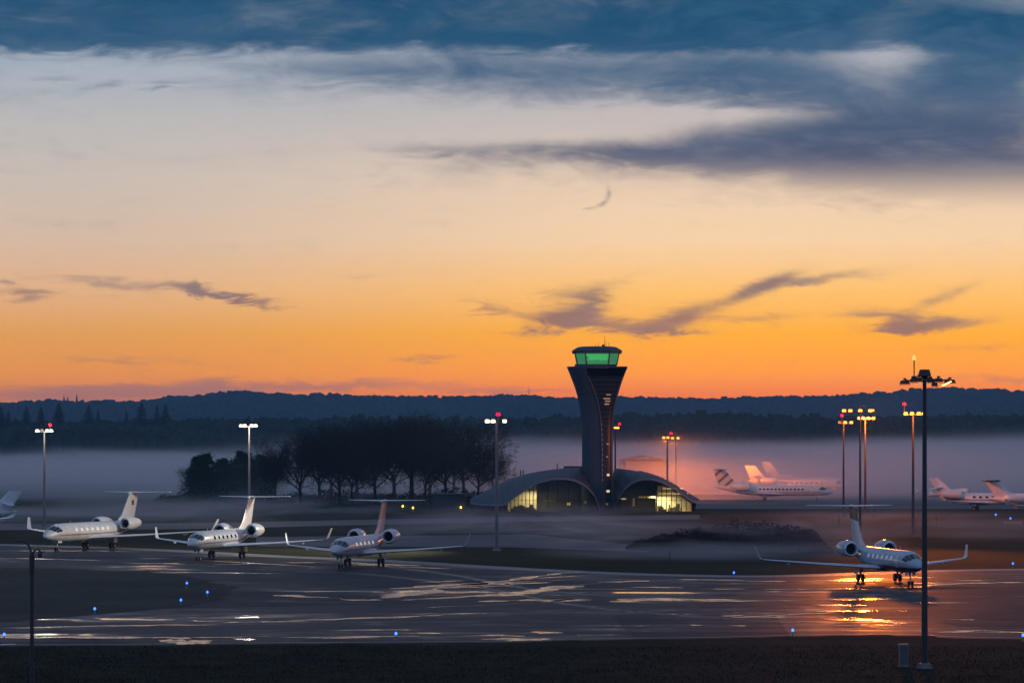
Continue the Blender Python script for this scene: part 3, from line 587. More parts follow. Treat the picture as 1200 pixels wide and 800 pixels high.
# ------------------------------------------------------------------ floodlight masts
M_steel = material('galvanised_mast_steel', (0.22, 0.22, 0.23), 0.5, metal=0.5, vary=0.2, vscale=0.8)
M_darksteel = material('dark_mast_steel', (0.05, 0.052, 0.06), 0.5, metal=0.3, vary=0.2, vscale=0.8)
M_sod = material('sodium_lamp_glass', (1, .6, .2), 0.3, emit=(1.0, 0.20, 0.018), estr=7)
M_wht = material('white_lamp_glass', (1, .9, .7), 0.3, emit=(1.0, 0.80, 0.45), estr=5)
M_redl = material('red_beacon_glass', (1, .05, .05), 0.3, emit=(1.0, 0.0, 0.012), estr=7)
M_off = material('unlit_lamp_glass', (.06, .05, .04), 0.15)
def mast(px, py, ytop, label, offs, lamp, power, beacon=None, rad_=.26, dark=False, beam=None, tilt=0, extra=0, spot=None):
    p = ground(px, py) if py else None
    h = H + (YH - ytop) * p.y / F
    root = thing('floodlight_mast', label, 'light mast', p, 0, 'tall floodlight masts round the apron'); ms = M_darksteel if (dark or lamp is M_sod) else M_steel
    MB().tube([(0, 0, .25), (0, 0, h * .5), (0, 0, h)], [rad_, rad_ * .8, rad_ * .55], 12).build('pole', ms, root, smooth=True, flat_angle=50)
    b = MB().tube([(0, 0, 0), (0, 0, .3)], [.55, .5], 12)
    for j in range(6): b.tube([(.45 * math.cos(j * 1.05), .45 * math.sin(j * 1.05), .3), (.45 * math.cos(j * 1.05), .45 * math.sin(j * 1.05), .42)], .05, 6)
    b.build('base_plate', ms, root)
    xo = [o[0] for o in offs] + [0]
    cb = MB().box((sum((min(xo), max(xo))) / 2, 0, h + .05), (max(xo) - min(xo) + .5, .14, .14)).box((0, 0, h + .05), (.14, 1.4, .14)).build('crossarm', ms, root)
    for o in offs:
        x, lit = o[0], o[1]; y = o[2] if len(o) > 2 else 0
        hd = MB().box((x, y, h + .28), (.62, .5, .20), taper=.7).box((x, y + .12, h + .45), (.3, .25, .14)).build('floodlight', ms, root)
        MB().box((x, y - .02, h + .15), (.60, .46, .13)).box((x, y - .28, h + .20), (.54, .05, .40)).build('lamp_glass', lamp if lit else M_off, hd)
    if beacon is not None:
        q = MB().tube([(beacon[0], 0, h + .1), (beacon[0], 0, h + beacon[1])], .05, 6).build('beacon_post', ms, root)
        MB().tube([(beacon[0], 0, h + beacon[1]), (beacon[0], 0, h + beacon[1] + .34)], [.3, .22], 10).build('beacon', M_redl if beacon[2] else lamp, q)
    if power:
        l = bpy.data.lights.new('lamp_light', 'SPOT' if spot else 'POINT'); l.energy = power; l.color = (1.0, .21, .018) if lamp is M_sod else (1.0, .88, .70); l.shadow_soft_size = 2.4
        lo = bpy.data.objects.new('lamp_light', l); COL.objects.link(lo); lo.parent = root; lo.location = (0, 2.4 if spot and spot[0][1] > 0 else -2.4, h - .1)
        if spot:
            l.spot_size = rad(spot[1]); l.spot_blend = .8
            lo.rotation_euler = (-Vector(spot[0])).to_track_quat('Z', 'Y').to_euler() if True else None
    return root
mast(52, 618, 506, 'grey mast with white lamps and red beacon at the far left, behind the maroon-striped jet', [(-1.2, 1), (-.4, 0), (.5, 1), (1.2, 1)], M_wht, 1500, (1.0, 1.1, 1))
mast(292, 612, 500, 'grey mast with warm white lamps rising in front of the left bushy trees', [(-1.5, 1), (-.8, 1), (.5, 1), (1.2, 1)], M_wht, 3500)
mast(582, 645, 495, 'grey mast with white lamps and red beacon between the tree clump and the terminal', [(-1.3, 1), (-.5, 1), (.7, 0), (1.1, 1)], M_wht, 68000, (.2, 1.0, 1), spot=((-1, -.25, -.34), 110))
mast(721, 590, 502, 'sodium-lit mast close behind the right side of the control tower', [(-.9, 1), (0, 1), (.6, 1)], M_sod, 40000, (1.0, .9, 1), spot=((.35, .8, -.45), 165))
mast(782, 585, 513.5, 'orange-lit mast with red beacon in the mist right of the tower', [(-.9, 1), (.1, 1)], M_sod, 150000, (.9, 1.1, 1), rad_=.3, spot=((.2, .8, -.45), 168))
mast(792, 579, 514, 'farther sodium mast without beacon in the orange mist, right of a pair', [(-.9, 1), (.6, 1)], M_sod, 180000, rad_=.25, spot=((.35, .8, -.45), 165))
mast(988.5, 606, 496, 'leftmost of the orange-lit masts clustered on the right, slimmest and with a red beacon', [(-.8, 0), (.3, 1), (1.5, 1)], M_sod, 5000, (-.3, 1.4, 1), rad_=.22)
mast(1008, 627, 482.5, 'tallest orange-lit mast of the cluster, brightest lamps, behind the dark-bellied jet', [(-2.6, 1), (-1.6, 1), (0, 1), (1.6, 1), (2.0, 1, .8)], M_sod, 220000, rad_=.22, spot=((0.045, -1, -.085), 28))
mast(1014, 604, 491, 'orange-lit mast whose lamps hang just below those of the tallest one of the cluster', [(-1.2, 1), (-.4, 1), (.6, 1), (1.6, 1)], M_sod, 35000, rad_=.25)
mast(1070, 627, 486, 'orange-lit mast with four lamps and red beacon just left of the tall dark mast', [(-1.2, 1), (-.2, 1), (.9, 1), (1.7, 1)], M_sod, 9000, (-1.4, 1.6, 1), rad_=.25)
# the big dark mast in the foreground is built on its own: a ring of heads and one lit lamp
p = ground(1083.5, 783); hh = H + (YH - 449) * p.y / F
root = thing('floodlight_mast', 'tall dark mast in the right foreground with a ring of floodlights, one of them lit', 'light mast', p, 0, 'tall floodlight masts round the apron')
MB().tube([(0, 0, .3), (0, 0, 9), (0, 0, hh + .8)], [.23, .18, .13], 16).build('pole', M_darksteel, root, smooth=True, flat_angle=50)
b = MB().tube([(0, 0, 0), (0, 0, .12), (0, 0, .12), (0, 0, .4)], [.55, .55, .38, .34], 16)
for j in range(8): b.tube([(.47 * math.cos(j * .785), .47 * math.sin(j * .785), .1), (.47 * math.cos(j * .785), .47 * math.sin(j * .785), .3)], .045, 6)
b.build('base_plate', M_steel, root)
MB().tube([(0, 0, hh + .45), (0, 0, hh + .52), (0, 0, hh + .95)], [.36, .46, .34], 12).build('mast_cap', M_darksteel, root)
b = MB()
for a in range(12):
    t0, t1 = a * .5236, (a + 1) * .5236; b.tube([(.9 * math.cos(t0), .9 * math.sin(t0), hh + .2), (.9 * math.cos(t1), .9 * math.sin(t1), hh + .2)], .07, 6)
for a in range(6): b.tube([(0, 0, hh + .45), (.9 * math.cos(a * 1.047), .9 * math.sin(a * 1.047), hh + .2)], .05, 5)
b.build('head_ring', M_darksteel, root)
for x, y, z, w, lit in ((-1.35, .1, 0, .9, 0), (-.8, -.5, .12, .7, 0), (-.35, .5, .2, .6, 0), (.35, -.55, .1, .6, 0), (.65, -.3, -.15, .5, 0), (1.0, .3, .15, .7, 0), (1.7, -.25, .05, .95, 1)):
    o = MB().box((x, y, hh + z + .08), (w * .8, .45, .26), rz=.1 * x, taper=.75).box((x, y, hh + z + .3), (.2, .2, .12)).tube([(x * .6, y * .6, hh + .2), (x, y, hh + z + .2)], .06, 6).build('floodlight', M_darksteel, root)
    if lit: MB().loft([[(x - .62, y - .30, hh + z - .20), (x + .02, y - .34, hh + z + .10), (x + .10, y - .36, hh + z + .06), (x - .48, y - .30, hh + z - .26)], [(x - .62, y - .34, hh + z - .20), (x + .02, y - .38, hh + z + .10), (x + .10, y - .40, hh + z + .06), (x - .48, y - .34, hh + z - .26)]]).build('lamp_glass', material('amber_lamp_glass', (1, .6, .2), .3, emit=(1, .50, .13), estr=4), o)
    else: MB().box((x, y, hh + z - .10), (w * .8, .42, .03)).build('lamp_glass', M_off, o)
q = MB().tube([(-.72, 0, hh + .2), (-.72, 0, hh + 1.6)], .045, 6).box((-.72, 0, hh + .35), (.35, .3, .3)).build('beacon_post', M_darksteel, root)
MB().tube([(-.72, 0, hh + 1.6), (-.72, 0, hh + 1.75), (-.72, 0, hh + 1.95)], [.13, .13, .06], 8).build('beacon', material('orange_beacon_glass', (1, .3, .05), .3, emit=(1.0, .28, .05), estr=2.5), q)

# camera and lamp post at the left, twin swan necks
D = 200.0; p = Vector(((37.5 - 600) * D / F, D, 0)); zt = H - (651 - YH) * D / F
root = thing('camera_post', 'slim dark post at the left edge with curved lamp arm and hanging camera', 'post', p)
MB().tube([(0, 0, 0), (0, 0, zt - 1.0), (0, 0, zt - 1.0), (0, 0, zt + .05)], [.12, .12, .17, .16], 12).build('pole', M_darksteel, root, smooth=True, flat_angle=40)
MB().tube([(0, 0, 0), (0, 0, .1)], .3, 12).build('base_plate', M_darksteel, root)
a1_ = MB().tube([(-.04, 0, zt), (-.06, 0, zt + .25), (-.16, 0, zt + .55), (-.34, 0, zt + .80), (-.50, 0, zt + .88)], .06, 8).build('lamp_arm', M_darksteel, root)
MB().loft([[(x, y * w, zt + .88 + z * t) for y, z in ((-1, 0), (-.6, 1), (.6, 1), (1, 0), (.6, -.5), (-.6, -.5))] for x, w, t in ((-.45, .06, .05), (-.6, .12, .08), (-.85, .12, .07), (-.95, .05, .03))]).build('lamp_head', M_darksteel, a1_)
a2_ = MB().tube([(.06, 0, zt), (.07, 0, zt + .18), (.18, 0, zt + .36), (.36, 0, zt + .40), (.46, 0, zt + .30)], .055, 8).build('camera_arm', M_darksteel, root)
MB().tube([(.47, 0, zt + .30), (.47, 0, zt + .12), (.47, 0, zt - .04), (.47, 0, zt - .12)], [.09, .13, .13, .05], 12).box((.60, 0, zt + .24), (.26, .1, .06)).build('dome_camera', M_darksteel, a2_)

# ------------------------------------------------------------------ taxiway lights, small posts
M_bl = material('blue_light_glass', (.1, .2, 1), .3, emit=(0.02, 0.10, 1.0), estr=6)
M_gl = material('green_light_glass', (.1, 1, .5), .3, emit=(0.02, 0.8, 0.35), estr=3)
M_yl = material('amber_light_glass', (1, .6, .1), .3, emit=(1.0, 0.55, 0.05), estr=6)
M_can = material('yellow_light_can', (0.4, 0.3, 0.05), .5)
def edge_light(px, py, mat, label, name='taxiway_light', h=.38, r=.11, D=None, group='airfield edge lights'):
    p = ground(px, py) if D is None else Vector(((px - 600) * D / F, D, 0))
    root = thing(name, label, 'airfield light', p, 0, group)
    MB().tube([(0, 0, 0), (0, 0, .04), (0, 0, .04), (0, 0, h)], [r * 1.6, r * 1.6, r * .6, r * .5], 10).build('stem', M_can, root)
    MB().tube([(0, 0, h), (0, 0, h + r), (0, 0, h + 2 * r)], [r * .9, r, r * .5], 10).build('lens', mat, root)
for px, py, lb in ((219, 688, 'blue taxiway light, topmost of three at the tip of the grass island'), (243, 699, 'blue taxiway light, rightmost of three at the tip of the grass island'), (212, 708.5, 'blue taxiway light, lowest of three at the tip of the grass island'),
                   (111, 719, 'blue taxiway light on the lower border of the grass island'), (5, 750, 'blue taxiway light at the left end of the near edge line'), (464, 749, 'blue taxiway light on the near edge line below the middle jets'),
                   (860, 675.5, 'blue taxiway light on the far tarmac edge left of the dark-bellied jet'), (1187, 664.5, 'blue taxiway light on the grass edge far right'), (929, 745, 'blue taxiway light on the near edge left of the tall dark mast'),
                   (1199, 751, 'blue taxiway light on the near edge at the right picture border')):
    edge_light(px, py, M_bl, lb)
for px, py, m, lb in ((1167, 606.5, M_bl, 'small blue light on the far apron edge, left of a pair under the right-hand jets'), (1184, 611, M_bl, 'small blue light on the far apron edge beside the orange marker'), (808, 591, M_bl, 'blue light at the right corner of the terminal'),
                      (1075, 577, M_gl, 'green light in the mist, left of a pair behind the tall dark mast'), (1091, 579, M_gl, 'green light in the mist, right of a pair behind the tall dark mast')):
    edge_light(px, py, m, lb, h=.5, r=.16)
for px, py, lb in ((472, 597, 'yellow ground light before the trees, leftmost of four'), (484, 599, 'yellow ground light before the trees, lowest of four'), (515, 596, 'yellow ground light before the dark shed'), (540, 598.5, 'yellow ground light beside the left tip of the terminal roof')):
    edge_light(px, py, M_yl, lb, name='path_light', h=.6, r=.2, group='yellow lights along the terminal path')
def post(px, py, h, w, label, name='marker_post', mat=None, cat='post', rz=0):
    p = ground(px, py); root = thing(name, label, cat, p, rz)
    MB().box((0, 0, h / 2), (w, w, h), taper=.85).build('stake', mat or M_darksteel, root); MB().box((0, 0, h + .04), (w * 1.25, w * 1.25, .08)).build('cap', mat or M_darksteel, root)
post(785, 664, 1.7, .12, 'thin dark stake standing in the grass before the bramble mound'); post(864, 618, 1.5, .35, 'stubby dark stake in the lit grass left of the dark-bellied jet')
post(983, 614, 1.7, .4, 'stubby dark stake beside the tail of the dark-bellied jet'); post(1097, 618, 2.1, .18, 'slim dark stake on the grass right of the tall dark mast'); post(1024, 606, 1.5, .2, 'slim stake on the far grass right of the mast cluster')
M_or = material('orange_marker_paint', (0.6, 0.16, 0.04), .5)
p = ground(1187, 615); root = thing('marker_board', 'low orange marker board on two feet beside the far right blue light', 'sign', p)
MB().box((0, 0, .5), (3.2, .2, .6)).build('board', M_or, root); MB().box((-1.2, 0, .11), (.12, .12, .2)).build('foot', M_steel, root); MB().box((1.2, 0, .11), (.12, .12, .2)).build('foot', M_steel, root)
p = ground(1059, 781); root = thing('feeder_cabinet', 'waist-high grey cabinet standing on the dark verge left of the tall mast', 'cabinet', p)
M_cab = material('grey_cabinet_paint', (0.18, 0.18, 0.19), .5, vary=.2, vscale=2)
MB().box((0, 0, .78), (.62, .5, 1.45)).build('body', M_cab, root); MB().box((0, -.01, 1.55), (.74, .62, .10), taper=.85).build('lid', M_cab, root); MB().box((0, 0, .03), (.75, .62, .06)).build('plinth', M_kerb, root)
MB().box((0, -.262, .8), (.50, .02, 1.2)).build('door', material('darker_cabinet_paint', (0.12, 0.12, 0.13), .5), root); MB().box((.17, -.285, .85), (.03, .03, .18)).build('handle', M_steel, root)

# ------------------------------------------------------------------ control tower
TD = 711.0
M_shell = material('tower_shingle_cladding', (0.046, 0.070, 0.098), 0.7, metal=0.0, vary=0.15, vscale=0.5)
M_roof = material('terminal_metal_roof', (0.040, 0.050, 0.068), 0.6, metal=0.1, vary=0.12, vscale=0.3)
M_trim = material('pale_roof_edge_metal', (0.14, 0.15, 0.18), 0.5, metal=0.2)
M_spine = material('tower_dark_glass', (0.012, 0.030, 0.040), 0.25, spec=0.5)
M_mull = material('window_mullion_metal', (0.045, 0.055, 0.07), 0.6)
M_warm = material('warm_window_light', (1, .8, .4), .4, emit=(1.0, 0.70, 0.28), estr=0.8)
M_warm2 = material('dim_window_light', (1, .8, .4), .4, emit=(1.0, 0.66, 0.28), estr=0.11)
M_stair = material('faint_stair_light', (1, .8, .4), .4, emit=(1.0, 0.60, 0.25), estr=0.05)
def glass(name, tint, refl=0.12, glow=None, gs=0.0, gmix=0.5):
    m = bpy.data.materials.new(name); m.use_nodes = True; t = m.node_tree; t.nodes.clear(); g = NG(t)
    o = t.nodes.new('ShaderNodeOutputMaterial'); tr = t.nodes.new('ShaderNodeBsdfTransparent'); tr.inputs[0].default_value = (*tint, 1)
    gl = t.nodes.new('ShaderNodeBsdfGlossy'); gl.inputs['Roughness'].default_value = .05
    fr = t.nodes.new('ShaderNodeFresnel'); fr.inputs[0].default_value = 1.5
    mx = t.nodes.new('ShaderNodeMixShader'); t.links.new(g.m('MINIMUM', g.m('ADD', fr.outputs[0], refl - .04), .8), mx.inputs[0]); t.links.new(tr.outputs[0], mx.inputs[1]); t.links.new(gl.outputs[0], mx.inputs[2])
    last = mx
    if glow:
        em = t.nodes.new('ShaderNodeEmission'); em.inputs[0].default_value = (*glow, 1); em.inputs[1].default_value = gs
        m2 = t.nodes.new('ShaderNodeMixShader'); m2.inputs[0].default_value = gmix; t.links.new(mx.outputs[0], m2.inputs[1]); t.links.new(em.outputs[0], m2.inputs[2]); last = m2
    t.links.new(last.outputs[0], o.inputs[0]); return m
M_glass = glass('clear_window_glass', (0.75, 0.78, 0.76), 0.08)
M_green = glass('green_cab_glass', (0.42, 0.98, 0.62), 0.04)
M_front_glow = glass('front_glass_painted_glow', (0.5, 0.95, 0.6), 0.03, (0.10, 0.46, 0.20), 0.9, 0.35)  # added emission brightens the tinted panes in place of light through them
M_blind_glow = glass('green_blind_painted_glow', (0.25, 0.8, 0.45), 0.02, (0.12, 0.52, 0.22), 1.15, 0.7)  # emission stands in for sky light coming through the green blinds

tower = thing('control_tower', 'flared dark airport control tower with a green-glazed cab, rising from the domed terminal', 'control tower', ((700 - 600) * TD / F, TD, 0))
cx = (700 - 600) * TD / F
def X(px): return (px - 700) * TD / F
def Zy(py): return H - (py - YH) * TD / F
LV = [(600.5, 682, 705, 717, 718.3), (575, 682, 705, 717, 718.3), (550, 682, 705, 716.6, 718), (530, 682, 705, 716.2, 717.8), (515, 682, 704.8, 716.2, 717.8), (500, 681.6, 704.2, 716.6, 718.2), (488, 680.6, 703.2, 717.6, 719.2), (476, 679, 701.2, 719.4, 721),
      (465, 676.8, 698.4, 721.8, 723.4), (455, 674, 694.8, 724.6, 726.2), (447, 671, 691.2, 727.2, 728.8), (441, 668.6, 688.6, 729.4, 731), (436, 666.6, 687.4, 731.6, 732.8), (431, 664.5, 686.6, 733.6, 735)]
def bez(a, b, c, n):
    return [a * (1 - t) ** 2 + b * 2 * t * (1 - t) + c * t * t for t in [i / n for i in range(n + 1)]]
rings = []; bl = []; cl = []
for (y, xa, xb, xc, xe) in LV:
    z = max(0.0, Zy(y)); w = X(xe) - X(xa); d = w * .52
    B = Vector((X(xb), -d * .80, z)); A = Vector((X(xa), -d * .05, z)); Bk = Vector((X((xa + xe) / 2), d * .9, z)); E = Vector((X(xe), -d * .25, z)); C_ = Vector((X(xc), -d * .62, z))
    r = bez(B, Vector((A.x + .15, B.y * .95, z)), A, 6) + bez(A, Vector((A.x - .05, Bk.y, z)), Bk, 6)[1:] + bez(Bk, Vector((E.x + .05, Bk.y, z)), E, 6)[1:] + bez(E, Vector((E.x, C_.y * .9, z)), C_, 3)[1:]
    rings.append(r); bl.append(B); cl.append(C_)
MB().loft(rings, cap=False, closed=False).build('shell', M_shell, tower, smooth=True, flat_angle=60)
# cladding courses, thin raised bands that follow the shell
b = MB()
def lerp_ring(z):
    for r0, r1 in zip(rings, rings[1:]):
        if r1[0].z >= z:
            t = (z - r0[0].z) / max(1e-6, (r1[0].z - r0[0].z)); return [p.lerp(q, t) for p, q in zip(r0, r1)]
    return rings[-1]
zz = 1.2
while zz < 30:
    r = lerp_ring(zz); c = Vector((sum(p.x for p in r) / len(r), sum(p.y for p in r) / len(r), 0))
    o1 = []; o2 = []
    for p in r[1:-1]:
        dv = Vector((p.x - c.x, p.y - c.y, 0)).normalized() * .035; o1.append(p + dv); o2.append(p + dv + Vector((0, 0, .06)))
    b.loft([o1, o2], cap=False, closed=False); zz += .9
b.build('cladding_course', M_shell, tower)
# glazed spine
gl = MB(); rg = []
for B, C_ in zip(bl, cl):
    if B.z > Zy(440): break
    mid = (B + C_) / 2 + Vector((0, -.25, 0)); rg.append(bez(B + Vector((0, .12, 0)), mid, C_ + Vector((0, .12, 0)), 4))
gl.loft(rg, cap=False, closed=False)
spine = gl.build('glazed_spine', M_spine, tower, smooth=True)
def edge(z):
    for i in range(len(bl) - 1):
        if bl[i + 1].z >= z:
            t = (z - bl[i].z) / max(1e-6, bl[i + 1].z - bl[i].z); return bl[i].lerp(bl[i + 1], t), cl[i].lerp(cl[i + 1], t)
    return bl[-1], cl[-1]
z = .8; k = 0
while z < Zy(445):
    B, C_ = edge(z); m = (B + C_) / 2; w = (C_ - B).length; a = math.atan2(C_.y - B.y, C_.x - B.x)
    MB().box((m.x, m.y - .06, z), (w * .96, .14, .10), rz=a).build('transom', M_mull, spine); z += .95 if z > 16 else 1.25; k += 1
for (py, f0, f1, hgt, mt) in ((556, .5, .75, .45, M_warm), (575, .45, .75, .5, M_warm), (467, .35, .70, .25, M_warm2), (470, .42, .72, .25, M_warm2), (473.5, .38, .66, .3, M_warm2), (462.5, .5, .72, .2, M_warm2), (590, .4, .6, .3, M_warm2), (520, .5, .7, .25, M_warm2), (535, .45, .6, .25, M_warm2)):
    z = Zy(py); B, C_ = edge(z); p = B.lerp(C_, f0); q = B.lerp(C_, f1); m = (p + q) / 2
    MB().box((m.x, m.y - .14, z), ((q - p).length, .06, hgt), rz=math.atan2(C_.y - B.y, C_.x - B.x)).build('lit_pane', mt, spine)
z = Zy(562)
while z < Zy(497):
    B, C_ = edge(z); MB().box((B.x + .12, B.y - .16, z), (.14, .10, .18)).build('stair_light', M_stair, spine); z += 1.05
for nm, ln in (('edge_trim', bl[:12]), ('edge_trim', cl[:12])): MB().tube([p + Vector((0, -.08, 0)) for p in ln], .16, 6).build(nm, material('coppery_edge_metal', (.12, .10, .11), .6), tower, smooth=True)
# deck, cab, roof
def octo(w, d, z, cxm=0.0): return [Vector((cxm + w * c, d * s, z)) for c, s in ((-.55, -1), (.55, -1), (1, -.45), (1, .5), (.55, 1), (-.55, 1), (-1, .5), (-1, -.45))]
zd = Zy(431); top = rings[-1]
dk = MB().loft([top + [top[0]], [p + Vector((0, 0, .25)) for p in top] + [top[0] + Vector((0, 0, .25))]], cap=True).build('deck', M_shell, tower)
c0 = X(699.5); hw = X(722.3) - c0; hw2 = X(725) - c0
z0 = zd + .25; z1 = Zy(414.5); lo = octo(hw, hw, z0, c0); hi = octo(hw2, hw2 * 1.02, z1, c0)
MB().loft([octo(hw - .1, hw - .1, z0, c0), octo(hw + .02, hw + .02, z0 + .45, c0)]).build('cab_sill', M_shell, tower)
MB().loft([octo(hw * .6, hw * .5, z0 + .45, c0), octo(hw * .72, hw * .6, z0 + 1.05, c0), octo(hw * .70, hw * .58, z0 + 1.15, c0)]).build('control_desk', M_fan, tower)
b = MB()
for i, (x, h_) in enumerate(((-1.9, .25), (-.9, .2), (.1, .3), (1.3, .2), (2.1, .25))): b.box((c0 + x, -.8, z0 + 1.15 + h_ / 2), (1.0, .3, h_))
b.blob((c0 - 2.0, -.2, z0 + 1.9), (.3, .3, .35), 5); b.build('monitor', M_fan, tower)
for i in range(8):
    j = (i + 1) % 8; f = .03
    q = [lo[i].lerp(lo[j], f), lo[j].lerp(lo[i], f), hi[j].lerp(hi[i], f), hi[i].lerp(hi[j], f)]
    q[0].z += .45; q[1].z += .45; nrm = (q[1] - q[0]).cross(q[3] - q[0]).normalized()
    MB().loft([q, [p - nrm * .04 for p in q]]).build('cab_window', M_front_glow if i in (0, 1, 7) else M_blind_glow, tower)
    MB().tube([lo[i] + Vector((0, 0, .2)), hi[i]], .15 if i in (0, 1, 2, 7) else .11, 6).build('cab_mullion', M_mull, tower)
MB().loft([octo(X(728.2) - c0, X(728.2) - c0, z1 + .05, c0), octo(X(728.6) - c0, X(728.6) - c0, z1 + .65, c0), octo(X(722) - c0, X(722) - c0, z1 + 1.35, c0), octo(X(717) - c0, X(717) - c0, z1 + 1.5, c0)]).build('roof', M_shell, tower)
for x, h_ in ((701.5, .9), (708.5, 2.3), (710.2, 1.2), (713.5, .9), (698, .6)): MB().tube([(X(x), 0, z1 + 1.4), (X(x), 0, z1 + 1.5 + h_)], [.06, .03], 5).build('antenna', M_mull, tower)
MB().box((X(706.8), -.2, z1 + 1.75), (.5, .3, .4)).build('roof_box', M_mull, tower)
MB().box((c0 - 1.2, -hw * 1.15, z0 + .02), (7, .12, .9)).build('balcony_screen', M_shell, tower)

# ------------------------------------------------------------------ terminal
term = thing('terminal_building', 'low terminal with curved shell roofs and arched glass fronts either side of the tower', 'building', (cx, TD, 0))
def P(px, py, D=TD): return at(px, py, D) - Vector((cx, TD, 0))
def crv(pts, n):
    """resample a pixel curve to n points by arc length"""
    L = [0]
    for a, b in zip(pts, pts[1:]): L.append(L[-1] + math.hypot(b[0] - a[0], b[1] - a[1]))
    out = []
    for i in range(n):
        t = L[-1] * i / (n - 1)
        for j in range(len(pts) - 1):
            if t <= L[j + 1] + 1e-9:
                f = (t - L[j]) / max(1e-9, L[j + 1] - L[j]); out.append(tuple(pts[j][q] + (pts[j + 1][q] - pts[j][q]) * f for q in range(len(pts[0])))); break
    return out
LF = [(551, 587.5, 712), (565, 589.5, 706), (580, 590, 702), (593, 589, 700), (603, 580.5, 700), (617, 570.5, 700), (632, 563, 700), (648, 559.3, 700), (662, 559, 701), (675, 561.5, 702), (687, 568, 703), (696, 578, 704), (701.5, 590, 705), (704, 600, 706)]
LT = [(551, 587, 716), (560, 580, 720), (575, 571.5, 724), (588, 565, 726), (600, 560, 727), (615, 555.5, 727), (632, 552, 727), (650, 549.5, 726), (665, 548.2, 724), (676, 547.6, 722), (683, 547.4, 719), (686, 556, 716), (692, 574, 712), (700, 596, 708)]
RF = [(819, 587, 712), (812, 586, 706), (803, 580, 702), (790, 570.5, 700), (775, 562.5, 700), (762, 559.3, 700), (750, 560, 701), (740, 564, 702), (731, 571.5, 703), (725, 581, 704), (721, 592, 705), (719, 600, 706)]
RT = [(819, 586.5, 716), (809, 580, 720), (797, 573, 724), (784, 566, 727), (770, 560, 727), (755, 555.2, 727), (742, 551.8, 726), (730, 549.8, 722), (719, 549, 718), (719.5, 560, 714), (720, 580, 710), (719.5, 598, 707)]
def shell(fr, tp, nm):
    n = 48; fr = [P(*q) for q in crv(fr, n)]; tp = [P(*q) for q in crv(tp, n)]; rows = []
    for k in range(9):
        t = k / 8; row = []
        for a, b in zip(fr, tp):
            p = a.lerp(b, t); dz = (b.z - a.z); p.z = a.z + dz * math.sin(t * math.pi / 2) + .5 * math.sin(t * math.pi); p.z = min(p.z, max(a.z, b.z)) if dz > 1 else p.z; row.append(p)
        rows.append(row)
    for t in (.35, .7, 1.0):
        rows.append([Vector((b.x, b.y + 16 * t, max(-.05, b.z * (1 - t ** 2)))) for b in tp])
    o = MB().loft(rows, cap=False, closed=False).build('roof_shell', M_roof, term, smooth=True)
    sol = MB(); off = [p + Vector((0, -.25, -.02)) for p in fr]
    sol.loft([off, [p + Vector((0, -.3, -.45)) for p in off], [p + Vector((0, .5, -.5)) for p in off]], cap=False, closed=False)
    sol.build('roof_edge', M_trim, o, smooth=True, flat_angle=50)
    # standing seams run up the shell
    sm = MB()
    for i in range(2, n - 6, 2): sm.tube([rows[k][i] + Vector((0, 0, .03)) for k in range(9)], .05, 4, cap=False)
    sm.build('standing_seam', M_roof, o)
    return fr
lf = shell(LF, LT, 'l'); rf = shell(RF, RT, 'r')
MB().tube([P(*q) for q in ((645, 558.5, 705), (655, 553.5, 708), (668, 550, 711), (683, 548.6, 713))], .22, 6).build('roof_fold', M_trim, term)
MB().box(P(675, 547.3, 724), (5.2, 2, .5)).build('roof_plant', M_roof, term)
for px, py in ((610, 557), (613, 556.4), (653, 549)): MB().tube([P(px, py, 726), P(px, py, 726) + Vector((0, 0, 1.1))], .13, 6).build('vent_pipe', M_mull, term)
def arch_z(fr, x):
    best = 0
    for a, b in zip(fr, fr[1:]):
        lo_, hi_ = min(a.x, b.x), max(a.x, b.x)
        if lo_ <= x <= hi_ and hi_ > lo_: best = max(best, a.z + (b.z - a.z) * (x - a.x) / (b.x - a.x))
    return best
def glazing(fr, x0, x1, step, D, slant=0.0):
    px = x0
    while px < x1 - .5:
        nx = min(px + step, x1); a = X(px) ; c = X(nx); za = arch_z(fr, a) - .45; zc = arch_z(fr, c) - .45
        if max(za, zc) > .5:
            za = max(za, .15); zc = max(zc, .15); y = D - TD
            q = [Vector((a + .05, y, .1)), Vector((c - .05, y, .1)), Vector((c - .05, y, zc)), Vector((a + .05, y, za))]
            MB().loft([q, [p + Vector((0, .05, 0)) for p in q]]).build('window_pane', M_glass, term)
            MB().box((a, y - .05, za / 2 + .05), (.14, .22, za)).build('mullion', M_mull, term)
        px = nx
glazing(lf, 594, 629, 4.4, 706); glazing(lf, 629, 703, 12.3, 706); glazing(rf, 721, 768.5, 11.8, 706); glazing(rf, 768.5, 814, 5.7, 706)
for zz in (2.6,):
    MB().box((X(648), 706 - TD - .16, zz), (X(699) - X(599), .08, .1)).build('transom', M_mull, term); MB().box((X(768), 706 - TD - .16, zz), (X(805) - X(731), .08, .1)).build('transom', M_mull, term)
